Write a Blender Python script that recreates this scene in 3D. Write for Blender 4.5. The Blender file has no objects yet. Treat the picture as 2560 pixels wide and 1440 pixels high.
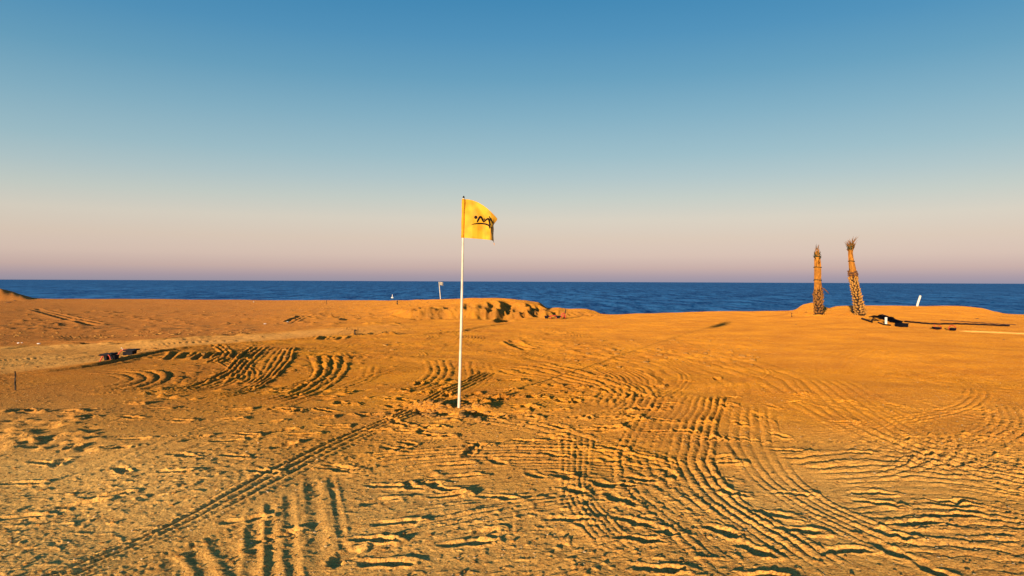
import bpy, bmesh, math, random
import numpy as np
from mathutils import Vector, Matrix

random.seed(7)
rng = np.random.default_rng(11)
R = math.radians
S = bpy.context.scene
COL = S.collection

# ------------------------------------------------------------------ camera
CAM_H = 1.5
F = 1800.0                      # focal length in pixels of the 2560 px wide photograph
PITCH, ROLL = -0.516, -0.235
cam = bpy.data.cameras.new('camera')
cam.sensor_width = 36.0
cam.lens = F / 2560 * 36
cam.clip_start = 0.05
cam.clip_end = 90000
camo = bpy.data.objects.new('camera', cam)
COL.objects.link(camo)
camo.location = (0, 0, CAM_H)
camo.rotation_euler = (R(90 + PITCH), R(ROLL), 0)
S.camera = camo

# ------------------------------------------------------------------ sky, sun, exposure
SUN_AZ = 24.75 + 180            # degrees clockwise from +Y: low sun behind the left shoulder
SUN_EL = 6.8
SUN_STRENGTH = 3.05
SKY_STRENGTH = 0.11
EXPOSURE = 1.45
w = bpy.data.worlds.new('World')
S.world = w
w.use_nodes = True
nt = w.node_tree
nt.nodes.clear()
out = nt.nodes.new('ShaderNodeOutputWorld')
bg = nt.nodes.new('ShaderNodeBackground')
bg.inputs['Strength'].default_value = SKY_STRENGTH
sky = nt.nodes.new('ShaderNodeTexSky')
sky.sky_type = 'NISHITA'
sky.sun_disc = False
sky.sun_elevation = R(SUN_EL)
sky.sun_rotation = R(SUN_AZ)
sky.altitude = 0
sky.air_density = 1.0
sky.dust_density = 1.2
sky.ozone_density = 1.5
# evening haze: tint of the air by height above the horizon, the same all round
tc = nt.nodes.new('ShaderNodeTexCoord')
sep = nt.nodes.new('ShaderNodeSeparateXYZ')
nt.links.new(tc.outputs['Generated'], sep.inputs[0])
def lin(*c):
    return tuple((v / 255 / 12.92 if v <= 10 else ((v / 255 + .055) / 1.055) ** 2.4) for v in c)
# height above the horizon (sine), colour of the evening sky there, raw sky model there
SKY_TAB = [(0.0, (156, 149, 163), (.545, .417, .163)), (.008, (173, 156, 163), (.673, .511, .20)), (.019, (201, 175, 166), (.979, .775, .285)), (.036, (218, 194, 178), (1.266, 1.104, .479)),
           (.058, (222, 203, 184), (1.382, 1.412, .775)), (.085, (219, 211, 195), (1.295, 1.535, 1.078)), (.113, (200, 208, 200), (1.184, 1.535, 1.266)), (.14, (180, 201, 203), (1.053, 1.472, 1.352)),
           (.17, (160, 193, 203), (.955, 1.382, 1.412)), (.22, (134, 179, 199), (.796, 1.211, 1.382)), (.27, (106, 163, 193), (.654, 1.053, 1.295)), (.32, (84, 149, 189), (.58, .931, 1.211)),
           (.37, (66, 137, 182), (.495, .818, 1.104)), (.55, (48, 112, 165), (.40, .70, .98)), (1.0, (34, 84, 140), (.33, .6, .85))]
def sky_ramp(cols):
    r_ = nt.nodes.new('ShaderNodeValToRGB')
    els = r_.color_ramp.elements
    while len(els) < len(SKY_TAB): els.new(0.5)
    for e_, row, c_ in zip(els, SKY_TAB, cols):
        e_.position = row[0]; e_.color = (*c_, 1)
    nt.links.new(sep.outputs['Z'], r_.inputs[0])
    return r_
def vmath(op, a_, b_):
    v_ = nt.nodes.new('ShaderNodeVectorMath'); v_.operation = op
    nt.links.new(a_, v_.inputs[0])
    if op == 'SCALE': v_.inputs['Scale'].default_value = b_
    else: nt.links.new(b_, v_.inputs[1])
    return v_.outputs[0]
K = 1 / (SKY_STRENGTH * 2 ** EXPOSURE)
RAW = .22                       # the table's raw values were read at this strength x exposure
r1 = sky_ramp([lin(*row[1]) for row in SKY_TAB])
r2 = sky_ramp([tuple(l_ / v_ for l_, v_ in zip(lin(*row[1]), row[2])) for row in SKY_TAB])
m1 = vmath('SCALE', r1.outputs[0], K * .80)
m2 = vmath('SCALE', vmath('MULTIPLY', sky.outputs[0], r2.outputs[0]), K * RAW * .31)
mix_ = vmath('ADD', m1, m2)
nt.links.new(mix_, bg.inputs['Color'])
nt.links.new(bg.outputs[0], out.inputs[0])

sl = bpy.data.lights.new('sun', 'SUN')
sl.energy = SUN_STRENGTH
sl.angle = R(0.8)
sl.color = (1.0, 0.74, 0.46)
so = bpy.data.objects.new('sun', sl)
COL.objects.link(so)
az, el = R(SUN_AZ), R(SUN_EL)
to_sun = Vector((math.sin(az) * math.cos(el), math.cos(az) * math.cos(el), math.sin(el)))
so.rotation_euler = to_sun.to_track_quat('Z', 'Y').to_euler()
so.location = to_sun * 50

S.view_settings.view_transform = 'Standard'
S.view_settings.look = 'None'
S.view_settings.gamma = 1
S.view_settings.exposure = EXPOSURE
S.view_settings.use_curve_mapping = False
S.render.engine = 'CYCLES'

# ------------------------------------------------------------------ helpers
def tag(o, label=None, cat=None, group=None, kind=None):
    if label: o['label'] = label
    if cat: o['category'] = cat
    if group: o['group'] = group
    if kind: o['kind'] = kind
    return o

def empty(name, loc, rz=0):
    o = bpy.data.objects.new(name, None)
    COL.objects.link(o)
    o.location = loc
    o.rotation_euler = (0, 0, rz)
    o.empty_display_size = 0.1
    return o

def link(name, bm, mat, parent=None, smooth=False):
    me = bpy.data.meshes.new(name)
    bmesh.ops.recalc_face_normals(bm, faces=bm.faces)
    bm.to_mesh(me)
    bm.free()
    if smooth:
        for p in me.polygons:
            p.use_smooth = True
    if mat: me.materials.append(mat)
    o = bpy.data.objects.new(name, me)
    COL.objects.link(o)
    if parent: o.parent = parent
    return o

def nodes(name):
    m = bpy.data.materials.new(name)
    m.use_nodes = True
    n = m.node_tree
    b = n.nodes['Principled BSDF']
    return m, n, b

def mat(name, col, rough=0.7, var=0.12, scale=20.0, bump=0.0, col2=None, stretch=(1, 1, 1), spec=0.3, trans=0.0):
    m, n, b = nodes(name)
    t = n.nodes.new('ShaderNodeTexCoord')
    mp = n.nodes.new('ShaderNodeMapping')
    mp.inputs['Scale'].default_value = stretch
    n.links.new(t.outputs['Object'], mp.inputs[0])
    no = n.nodes.new('ShaderNodeTexNoise')
    no.inputs['Scale'].default_value = scale
    no.inputs['Detail'].default_value = 6
    n.links.new(mp.outputs[0], no.inputs['Vector'])
    cr = n.nodes.new('ShaderNodeValToRGB')
    c2 = col2 or tuple(c * (1 - var * 2) for c in col)
    cr.color_ramp.elements[0].position = 0.35
    cr.color_ramp.elements[1].position = 0.65
    cr.color_ramp.elements[0].color = (*c2, 1)
    cr.color_ramp.elements[1].color = (*col, 1)
    n.links.new(no.outputs['Fac'], cr.inputs[0])
    n.links.new(cr.outputs[0], b.inputs['Base Color'])
    b.inputs['Roughness'].default_value = rough
    b.inputs['Specular IOR Level'].default_value = spec
    if bump:
        bp = n.nodes.new('ShaderNodeBump')
        bp.inputs['Strength'].default_value = 0.6
        bp.inputs['Distance'].default_value = bump
        n.links.new(no.outputs['Fac'], bp.inputs['Height'])
        n.links.new(bp.outputs[0], b.inputs['Normal'])
    return m

# ---- numpy noise
_perm = rng.permutation(4096)
_g = rng.random((4096,)) * 2 * np.pi
_gx, _gy = np.cos(_g), np.sin(_g)
def perlin(x, y, seed=0):
    xi = np.floor(x).astype(np.int64); yi = np.floor(y).astype(np.int64)
    xf = x - xi; yf = y - yi
    u = xf * xf * xf * (xf * (xf * 6 - 15) + 10); v = yf * yf * yf * (yf * (yf * 6 - 15) + 10)
    def g(ix, iy, fx, fy):
        h = _perm[(_perm[(ix + seed * 57) & 4095] + iy) & 4095]
        return _gx[h] * fx + _gy[h] * fy
    a = g(xi, yi, xf, yf); b = g(xi + 1, yi, xf - 1, yf)
    c = g(xi, yi + 1, xf, yf - 1); d = g(xi + 1, yi + 1, xf - 1, yf - 1)
    return ((a + (b - a) * u) + ((c + (d - c) * u) - (a + (b - a) * u)) * v) * 1.5

def sstep(a, b, x):
    t = np.clip((x - a) / (b - a), 0, 1)
    return t * t * (3 - 2 * t)

# ------------------------------------------------------------------ lie of the land
def hor(x):
    return 703.8 + (x - 1280) * 10.5 / 2560

def contour(tab):
    xs = np.array([t[0] for t in tab], float)
    ys = np.array([t[1] for t in tab], float)
    zs = np.array([t[2] for t in tab], float)
    return xs, (CAM_H - zs) * F / (ys - hor(xs)), zs

C1 = contour([(-600, 965, 0), (0, 942, 0), (250, 912, .02), (460, 872, .03), (650, 857, .02), (900, 838, 0), (1500, 835, 0), (1900, 840, .04), (2200, 850, .08), (2560, 850, .08), (3200, 850, .05)])
C2 = contour([(-600, 940, -.2), (0, 925, -.2), (250, 895, -.17), (460, 860, -.10), (650, 848, -.07), (900, 828, -.03), (1150, 824, 0), (1500, 822, 0), (1900, 826, .04), (2200, 833, .1), (2560, 835, .08), (3200, 835, .05)])
C3 = contour([(-600, 790, -.2), (0, 790, -.2), (300, 792, -.2), (600, 797, -.1), (800, 798, -.04), (1000, 797, 0), (1200, 796.5, 0), (1350, 793, 0), (1450, 790, 0), (1500, 789, 0), (1600, 790, 0), (1800, 792, 0), (1950, 793, .02), (2050, 792, .1), (2150, 793, .15), (2300, 798, .12), (2450, 802, .05), (2560, 805, 0), (3200, 810, 0)])
C35 = contour([(-600, 753, -.1), (0, 751.5, -.1), (100, 755, -.12), (200, 762, -.15), (300, 766, -.15), (600, 768, -.1), (800, 769, 0), (950, 770, .15), (1020, 776, .3), (1100, 769, .4), (1200, 768, .42), (1300, 767, .43), (1345, 769, .35), (1380, 776, .22), (1420, 780, .13), (1465, 779, .12), (1500, 787, 0), (1600, 786.5, 0), (1800, 785, .02), (1950, 784, .03), (2010, 772, .25), (2040, 770, .3), (2065, 777, .19), (2100, 776, .22), (2300, 779, .18), (2450, 784, .08), (2500, 793, 0), (2560, 796, -.05), (3200, 800, -.05)])
C4 = contour([(-600, 738, .25), (-200, 727, .55), (-60, 721, .76), (0, 722, .75), (30, 729, .52), (50, 736, .3), (88, 745, 0), (110, 747, -.04), (200, 747, -.08), (400, 748, -.08), (640, 750, -.08), (900, 751, .02), (1000, 751, .2), (1100, 748.5, .5), (1200, 745, .68), (1260, 746.5, .65), (1310, 751, .55), (1345, 757, .44), (1370, 764, .33), (1392, 770, .23), (1420, 773, .16), (1465, 773, .15), (1485, 778, .08), (1505, 785.5, 0), (1600, 784.5, 0), (1700, 782, .02), (1800, 779.5, .04), (1950, 777, .06), (1988, 774, .1), (2010, 761, .35), (2037, 757, .42), (2060, 766, .25), (2072, 771, .16), (2090, 767, .24), (2130, 765, .28), (2300, 765, .25), (2400, 766, .24), (2450, 771, .15), (2490, 781, 0), (2515, 786, -.08), (2560, 788, -.1), (3200, 793, -.15)])
CONT = [C1, C2, C3, C35, C4]

def smooth_interp(x, xs, vs):
    # soft interpolation between stations
    i = np.clip(np.searchsorted(xs, x) - 1, 0, len(xs) - 2)
    t = np.clip((x - xs[i]) / (xs[i + 1] - xs[i]), 0, 1)
    d = np.gradient(vs, xs)
    h = xs[i + 1] - xs[i]
    h00 = 2 * t**3 - 3 * t**2 + 1; h10 = t**3 - 2 * t**2 + t
    h01 = -2 * t**3 + 3 * t**2; h11 = t**3 - t**2
    return h00 * vs[i] + h10 * h * d[i] * .6 + h01 * vs[i + 1] + h11 * h * d[i + 1] * .6

def base_height(X, Y):
    X = np.asarray(X, float); Y = np.asarray(Y, float)
    xi = np.clip(1280 + F * X / np.maximum(Y, 2.0), -600, 3200)
    D = []; Z = []
    D.append(np.full(X.shape, 3.0)); Z.append(np.zeros(X.shape))
    for xs, ds, zs in CONT:
        d = smooth_interp(xi, xs, ds); z = smooth_interp(xi, xs, zs)
        D.append(np.maximum(d, D[-1] + 0.7)); Z.append(z)
    D.append(D[-1] + 3.5); Z.append(Z[-1] - 0.35)
    D.append(D[-1] + 12); Z.append(Z[-1] - 1.1)
    D.append(D[-1] + 16); Z.append(np.full(X.shape, -4.0))
    H = np.zeros(X.shape)
    H[Y >= D[-1]] = -4.0
    for k in range(len(D) - 1):
        m = (Y >= D[k]) & (Y < D[k + 1])
        t = (Y - D[k]) / (D[k + 1] - D[k])
        if k in (5, ):
            tt = t * t
        elif k >= 6:
            tt = t
        else:
            tt = t * t * (3 - 2 * t) * .75 + t * .25
        H = np.where(m, Z[k] + (Z[k + 1] - Z[k]) * tt, H)
    return H

_rot = camo.rotation_euler.to_matrix()
_rotn = np.array(_rot)
def ray(px, py):
    v = np.stack([(np.asarray(px, float) - 1280) / F, -(np.asarray(py, float) - 720) / F, -np.ones(np.shape(px))], -1)
    d = v @ _rotn.T
    return d / d[..., 1:2]
def ground(px, py, zoff=0.0):
    """point of the ground seen at a position of the photograph"""
    px = np.atleast_1d(np.asarray(px, float)); py = np.atleast_1d(np.asarray(py, float))
    d = ray(px, py)
    z = np.zeros(px.shape) + zoff
    Yd = (z - CAM_H) / np.minimum(d[:, 2], -1e-3)
    for _ in range(12):
        z = base_height(d[:, 0] * Yd, Yd) + zoff
        Yn = (z - CAM_H) / np.minimum(d[:, 2], -1e-3)
        Yd = Yd * .5 + Yn * .5
    return np.stack([d[:, 0] * Yd, Yd, z], -1)

# ------------------------------------------------------------------ ground sheet: finer near the camera side, coarser far off
dense = np.arange(-60, 2621, 2.7)
s_mid = (dense - 1280) / F
ext = np.concatenate([np.arange(.752, 1.0, .003), np.arange(1.0, 1.6, .0085), [1.75, 2.1, 2.7, 3.7], np.geomspace(5, 1600, 14)])
s_cols = np.concatenate([-ext[::-1], s_mid, ext])
yrows = np.concatenate([np.arange(2050, 1560, -7), np.arange(1560, 1100, -1.15), np.arange(1100, 800, -0.62), np.arange(800, 738, -0.42)])
Yr = CAM_H * F / (yrows - 704.0)
Yr_far = np.geomspace(Yr[-1] * 1.04, 900, 34)
Yr_near = np.array([-3000, -1200, -400, -120, -40, -15, -6, -2, -1, 0, .6, 1.2, 1.6, 1.8, 1.9])
rowsY = np.concatenate([Yr_near, Yr, Yr_far])
NR, NC = len(rowsY), len(s_cols)
Yg = np.repeat(rowsY[:, None], NC, 1)
Xg = np.clip(s_cols[None, :] * np.maximum(Yg, 3.0), -6000, 6000)
H = base_height(Xg, Yg)
Hbase = H.copy()
# colour weights carried by the ground: r = pale, painted brightness near; g = pinkish hard track, browner left; b = dark ruts, spots and painted shade
tint = np.zeros((NR, NC, 3))
ci0 = np.searchsorted(s_cols, -1.5); ci1 = np.searchsorted(s_cols, 1.5)

cell = np.maximum(np.gradient(rowsY)[:, None], 0.002) * np.ones((1, NC))
def lod(wl):
    return 1 - sstep(wl * .35, wl * 1.3, cell)

NN = len(Yr_near)
inner = (slice(NN, NN + len(Yr)), slice(ci0, ci1))
Xi, Yi = Xg[inner], Yg[inner]
def addn(amp, wl, seed, mask=1.0, sharp=False, ay=1.0):
    n = perlin(Xi / wl, Yi / wl * ay, seed)
    if sharp: n = 0.5 - np.abs(n)
    H[inner] += amp * n * mask * lod(wl)[inner]
addn(.030, 4.0, 1); addn(.012, 1.3, 2)
rough_zone = .55 + .65 * sstep(-.25, .5, perlin(Xi / 1.7, Yi / 2.6, 9))
smooth_right = 1 - .6 * sstep(0.5, 6, Xi) * sstep(9, 14, Yi)
rough_zone = rough_zone * smooth_right
addn(.0035, .33, 3, rough_zone); addn(.0018, .12, 4, rough_zone); addn(.0018, .05, 5, rough_zone); addn(.0016, .022, 6, rough_zone); addn(.012, .45, 8, rough_zone * sstep(8, 16, Yi)); addn(.012, .2, 10, rough_zone * sstep(9, 15, Yi), sharp=True); addn(.0045, .16, 7, rough_zone * sstep(.0, .5, perlin(Xi / .9, Yi / .9, 77)), sharp=True)
# scattered little clods
cl = perlin(Xi / .06, Yi / .06, 21)
H[inner] += .005 * sstep(.38, .62, cl) * lod(.1)[inner] * rough_zone

def catmull(P, n):
    P = np.asarray(P, float)
    P = np.vstack([2 * P[0] - P[1], P, 2 * P[-1] - P[-2]])
    out = []
    seg = len(P) - 3
    for t in np.linspace(0, seg - 1e-6, n):
        i = int(t); u = t - i
        a, b, c, d = P[i:i + 4]
        out.append(.5 * ((2 * b) + (-a + c) * u + (2 * a - 5 * b + 4 * c - d) * u * u + (-a + 3 * b - 3 * c + d) * u**3))
    return np.array(out)

def pxcurve(pts, n=36):
    c = catmull(pts, n)
    return ground(c[:, 0], c[:, 1])[:, :2]

def block(P, margin):
    lo = P.min(0) - margin; hi = P.max(0) + margin
    r0 = np.searchsorted(rowsY, max(lo[1], 2.6)); r1 = np.searchsorted(rowsY, hi[1])
    ss = []
    for x in (lo[0], hi[0]):
        for y in (max(lo[1], 2.6), max(hi[1], 2.7)):
            ss.append(x / y)
    c0 = max(np.searchsorted(s_cols, min(ss)), ci0); c1 = min(np.searchsorted(s_cols, max(ss)), ci1)
    return slice(r0, r1), slice(c0, c1)

def nearest(P, wv, Xb, Yb):
    """signed side distance, arc length and width at the nearest point of a polyline"""
    best = np.full(Xb.shape, 1e9); sd = np.zeros(Xb.shape); al = np.zeros(Xb.shape); ww = np.ones(Xb.shape)
    L = 0.0
    for i in range(len(P) - 1):
        a = P[i]; d = P[i + 1] - a; l = math.hypot(*d)
        if l < 1e-6: continue
        d = d / l
        rx = Xb - a[0]; ry = Yb - a[1]
        t = np.clip(rx * d[0] + ry * d[1], 0, l)
        qx = rx - t * d[0]; qy = ry - t * d[1]
        q = qx * qx + qy * qy
        m = q < best
        best = np.where(m, q, best)
        sd = np.where(m, np.sign(d[0] * ry - d[1] * rx) * np.sqrt(q), sd)
        al = np.where(m, L + t, al)
        ww = np.where(m, wv[i] + (wv[i + 1] - wv[i]) * t / l, ww)
        L += l
    return sd, al, ww, L

SEED = [100]
def bundle(r1, r2, n, amp, breakup=.5, wob=.25, flat=0.6, n_pts=34, press=0.0, fade=.08):
    """a band of n parallel furrows between two rails (photo positions)"""
    A = pxcurve(r1, n_pts); B = pxcurve(r2, n_pts)
    C = (A + B) / 2; hw = np.hypot(*(A - B).T) / 2
    sl_ = block(np.vstack([A, B]), .3)
    Xb, Yb = Xg[sl_], Yg[sl_]
    if Xb.size == 0: return
    sd, al, ww, L = nearest(C, hw, Xb, Yb)
    SEED[0] += 3; s = SEED[0]
    t = sd / ww
    wave_w = 2 * ww / n
    tn = t + wob * perlin(Xb / .8, Yb / .8, s) / n * 1.6 + .3 * wob * perlin(Xb / .13, Yb / .13, s + 7) / n * 1.6
    ph = (tn + 1) * n / 2
    fr = ph - np.floor(ph)
    prof = np.clip(np.sin(fr * np.pi), 0, 1) ** flat
    rowid = np.floor(ph)
    var = .72 + .5 * np.sin(rowid * 12.9898 + s) 
    brk = 1 - breakup + breakup * sstep(-.28, .22, perlin(al / .55 + rowid * 5.3, rowid * 1.7 + al * .05, s + 1)) * 1.15
    win = sstep(1.08, .92, np.abs(t) * 1.0) 
    endf = sstep(0, fade * L + .01, al) * sstep(L + .001, L - fade * L - .01, al)
    g = np.clip(lod(1e9)[sl_], 0, 1)
    rid = 1 + .6 * perlin(Xb / .045, Yb / .045, s + 2) + .5 * perlin(Xb / .02, Yb / .02, s + 5)
    near = .31 + .48 * sstep(4, 12, Yb)
    dh = near * amp * (prof - .55) * var * brk * rid - press
    H[sl_] += dh * win * endf * (1 - sstep(.6, 1.6, cell[sl_]))

def groove(pts, width, depth, rim=.35, dash=0.0, dashlen=.3, n=30, pale=0.0, dark=0.0):
    P = pxcurve(pts, n)
    sl_ = block(P, width * 4)
    Xb, Yb = Xg[sl_], Yg[sl_]
    if Xb.size == 0: return
    sd, al, ww, L = nearest(P, np.full(len(P), width), Xb, Yb)
    SEED[0] += 3; s = SEED[0]
    sd = sd + .25 * width * perlin(Xb / (.12 + width), Yb / (.12 + width), s)
    k = 1.0
    if dash: k = 1 - dash + dash * sstep(-.1, .25, perlin(al / dashlen, al * 0 + .5, s))
    e = sstep(0, .12 * L, al) * sstep(L, .88 * L, al)
    g = -np.exp(-(sd / width)**2) + rim * (np.exp(-((sd - 1.9 * width) / (.7 * width))**2) + np.exp(-((sd + 1.9 * width) / (.7 * width))**2))
    H[sl_] += (.36 + .5 * sstep(4, 16, Yb)) * depth * g * k * e
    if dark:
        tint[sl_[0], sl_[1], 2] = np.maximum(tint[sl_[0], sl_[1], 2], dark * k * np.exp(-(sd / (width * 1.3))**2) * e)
    if pale:
        tint[sl_[0], sl_[1], 0] = np.maximum(tint[sl_[0], sl_[1], 0], pale * np.exp(-(sd / (width * 1.6))**2) * e)

def footprint(x, y, ang, L=.29, W=.105, depth=.024, rim=.011, tread=0):
    sl_ = block(np.array([[x, y]]), .32)
    Xb, Yb = Xg[sl_], Yg[sl_]
    if Xb.size == 0: return
    c, s = math.cos(ang), math.sin(ang)
    a = ((Xb - x) * c + (Yb - y) * s); b = (-(Xb - x) * s + (Yb - y) * c)
    b = b + .018 * perlin(a / .09 + x * 7, a * 0 + y * 5, 61) + .012 * np.sin(a * 17 + x * 9)
    waist = W / 2 * (1 - .22 * np.exp(-((a + .02) / .045)**2))
    nz = 1 + .22 * perlin(Xb / .05, Yb / .05, int(abs(x * 97 + y * 31)) % 97)
    r = ((np.abs(a) / (L / 2))**2.6 + (np.abs(b) / waist)**2.4) ** (1 / 2.5) * nz
    dep = -depth * sstep(1.08, .72, r) * (1 + .5 * a / L)
    rm = rim * np.exp(-((r - 1.28) / .22)**2) * (1 + .6 * np.sign(a) * np.clip(np.abs(a) / L, 0, .5) * 2)
    if tread:
        dep += .009 * sstep(.95, .8, r) * np.sin(a * 2 * math.pi / (L / tread))
    # footprints press earlier furrows flat
    flatk = sstep(1.15, .8, r) * .7
    Hb = H[sl_]
    m = (Hb * (1 - flatk) + (Hb.mean()) * flatk)
    H[sl_] = m + (dep + rm) * (.40 + .4 * float(sstep(4, 12, y)))

# ---- furrows left by wheels and a drag, laid as they run over the place
# wide left loops
bundle([(190, 990), (330, 976), (425, 948), (410, 930), (300, 922)], [(180, 972), (265, 963), (300, 951), (270, 941), (210, 936)], 4, .045, .45)
bundle([(300, 992), (420, 975), (490, 950), (480, 930), (400, 922)], [(250, 988), (380, 970), (435, 948), (425, 930), (380, 924)], 2, .035, .5)
bundle([(690, 866), (655, 895), (610, 940), (520, 972), (380, 994)], [(620, 866), (590, 900), (545, 935), (470, 962), (340, 982)], 5, .060, .35)
bundle([(745, 868), (722, 905), (690, 945), (620, 980), (520, 1000)], [(690, 870), (668, 900), (630, 945), (560, 975), (440, 998)], 5, .060, .55)
bundle([(862, 895), (862, 930), (830, 962), (760, 995), (690, 1015)], [(795, 885), (792, 925), (765, 955), (700, 985), (610, 1003)], 4, .048, .5)
bundle([(948, 918), (938, 945), (880, 968), (820, 985)], [(905, 915), (900, 940), (850, 960), (790, 975)], 3, .042, .4)
bundle([(560, 862), (585, 885), (560, 908), (520, 915)], [(525, 866), (545, 885), (525, 905), (480, 912)], 3, .055, .5)
for k, x in enumerate((418, 452, 470, 488, 512, 535, 600, 618)):
    groove([(x, 903 - k % 3 * 3), (x + 12, 893 - k % 3), (x + 22, 884)], .05, .035, .6, n=8)
bundle([(780, 862), (830, 866), (880, 880), (900, 896)], [(760, 868), (810, 874), (850, 886), (862, 900)], 4, .035, .5)
bundle([(1120, 905), (1128, 930), (1100, 965), (1050, 985)], [(1060, 900), (1072, 925), (1045, 955), (990, 975)], 4, .026, .5)
bundle([(1240, 905), (1248, 935), (1225, 965), (1170, 1000)], [(1160, 905), (1170, 930), (1160, 960), (1110, 985)], 5, .03, .45)
# long narrow wheel tracks running up to the flag
bundle([(-60, 1560), (190, 1450), (500, 1312), (720, 1190), (870, 1108), (1010, 1048), (1140, 982), (1230, 935)], [(-180, 1560), (110, 1440), (470, 1285), (695, 1165), (845, 1092), (985, 1038), (1115, 975), (1210, 930)], 4, .048, .10, wob=.10, fade=.03)
bundle([(-160, 1330), (0, 1262), (160, 1212), (345, 1140), (500, 1080), (710, 1020), (880, 962), (1000, 920)], [(-160, 1300), (0, 1238), (140, 1192), (325, 1125), (480, 1068), (700, 1011), (870, 956), (992, 916)], 2, .028, .35)
groove([(40, 1400), (260, 1320), (520, 1230), (700, 1150)], .03, .010, .5, .5, .5)
groove([(300, 1440), (520, 1350), (740, 1260), (860, 1200)], .03, .012, .5, .2, .5)
groove([(0, 1130), (160, 1085), (420, 1020), (600, 985)], .03, .012, .5, .5, .4)
groove([(560, 1110), (800, 1040), (1040, 985)], .02, .008, .5, .5, .4)
groove([(350, 1160), (460, 1130), (520, 1110)], .03, .018, .5)
groove([(350, 1255), (430, 1225), (480, 1205)], .035, .02, .5)
# broad straight furrows at the lower edge
for pts, wd, dp in (([(640, 1262), (636, 1330), (630, 1440), (620, 1500)], .035, .030), ([(675, 1250), (676, 1330), (678, 1440), (680, 1520)], .028, .032),
                    ([(722, 1225), (726, 1320), (735, 1440), (740, 1520)], .028, .030), ([(782, 1190), (790, 1290), (800, 1390), (805, 1440)], .045, .034),
                    ([(826, 1180), (842, 1260), (858, 1350), (870, 1400)], .022, .022), ([(545, 1335), (575, 1390), (610, 1450)], .055, .030),
                    ([(480, 1372), (505, 1410), (530, 1460)], .045, .028), ([(420, 1395), (440, 1425), (460, 1460)], .04, .02)):
    groove(pts, wd * .85, dp * .33, 1.2, .4, .3)
# shallow sweeps across the middle
bundle([(850, 1150), (1050, 1118), (1350, 1106), (1520, 1118), (1640, 1150)], [(860, 1275), (1080, 1222), (1400, 1200), (1560, 1205), (1640, 1225)], 12, .045, .6, wob=.8)
bundle([(870, 1360), (1050, 1300), (1250, 1260), (1450, 1235)], [(900, 1420), (1100, 1350), (1300, 1300), (1480, 1270)], 4, .034, .5)
bundle([(1180, 1425), (1330, 1370), (1480, 1325), (1540, 1310)], [(1330, 1470), (1480, 1420), (1600, 1370), (1680, 1340)], 5, .04, .3, wob=.5)
bundle([(1395, 1085), (1395, 1160), (1402, 1240), (1436, 1310), (1500, 1385)], [(1490, 1085), (1480, 1160), (1485, 1240), (1545, 1310), (1625, 1390)], 6, .026, .45)
# the big S shaped sweep right of the middle
bundle([(1650, 990), (1575, 1060), (1530, 1150), (1560, 1240), (1670, 1340), (1790, 1450)], [(1815, 985), (1795, 1070), (1795, 1160), (1850, 1240), (1990, 1330), (2200, 1450)], 11, .066, .3, wob=.55)
bundle([(1830, 1020), (1830, 1100), (1870, 1180), (1960, 1260), (2100, 1340), (2260, 1420)], [(1920, 1010), (1920, 1080), (1960, 1160), (2060, 1240), (2220, 1320), (2380, 1400)], 6, .034, .5)
bundle([(1395, 790), (1620, 850), (1810, 912), (1875, 965), (1850, 1030)], [(1330, 830), (1530, 890), (1640, 935), (1655, 985), (1610, 1040)], 8, .036, .5, wob=.7)
bundle([(1280, 900), (1420, 925), (1530, 950), (1600, 985), (1590, 1020)], [(1240, 930), (1360, 950), (1440, 970), (1490, 995), (1480, 1025)], 6, .036, .6, wob=.8)
bundle([(1240, 860), (1500, 905), (1660, 960)], [(1230, 880), (1460, 930), (1580, 975)], 4, .02, .6)
bundle([(2095, 940), (2250, 1040), (2400, 1105), (2600, 1170)], [(1965, 955), (2090, 1068), (2260, 1140), (2600, 1275)], 9, .032, .25, wob=.2)
bundle([(1960, 1130), (2050, 1105), (2180, 1075), (2270, 1055)], [(1990, 1175), (2100, 1150), (2240, 1110), (2330, 1090)], 4, .022, .5)
# long ridges across the lower right
bundle([(1985, 1135), (2160, 1120), (2350, 1130), (2640, 1175)], [(2060, 1230), (2240, 1232), (2400, 1240), (2640, 1262)], 8, .044, .4, wob=1.0)
bundle([(2080, 1238), (2260, 1236), (2420, 1245), (2640, 1268)], [(2140, 1330), (2300, 1328), (2450, 1330), (2640, 1345)], 6, .052, .4, wob=1.1)
bundle([(2190, 1352), (2350, 1345), (2640, 1350)], [(2320, 1450), (2450, 1440), (2640, 1440)], 4, .05, .35, wob=1.2)
bundle([(2200, 870), (2245, 920), (2370, 975), (2620, 1020)], [(2380, 868), (2400, 905), (2490, 935), (2640, 955)], 6, .026, .6, wob=.6)
bundle([(2160, 1010), (2300, 1050), (2600, 1110)], [(2300, 1000), (2420, 1030), (2620, 1060)], 6, .024, .6)
bundle([(2100, 940), (2125, 900), (2190, 870)], [(2040, 930), (2060, 890), (2110, 860)], 5, .020, .5)
bundle([(1840, 940), (1860, 900), (1930, 860)], [(1790, 920), (1810, 880), (1870, 850)], 4, .022, .5)
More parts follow.
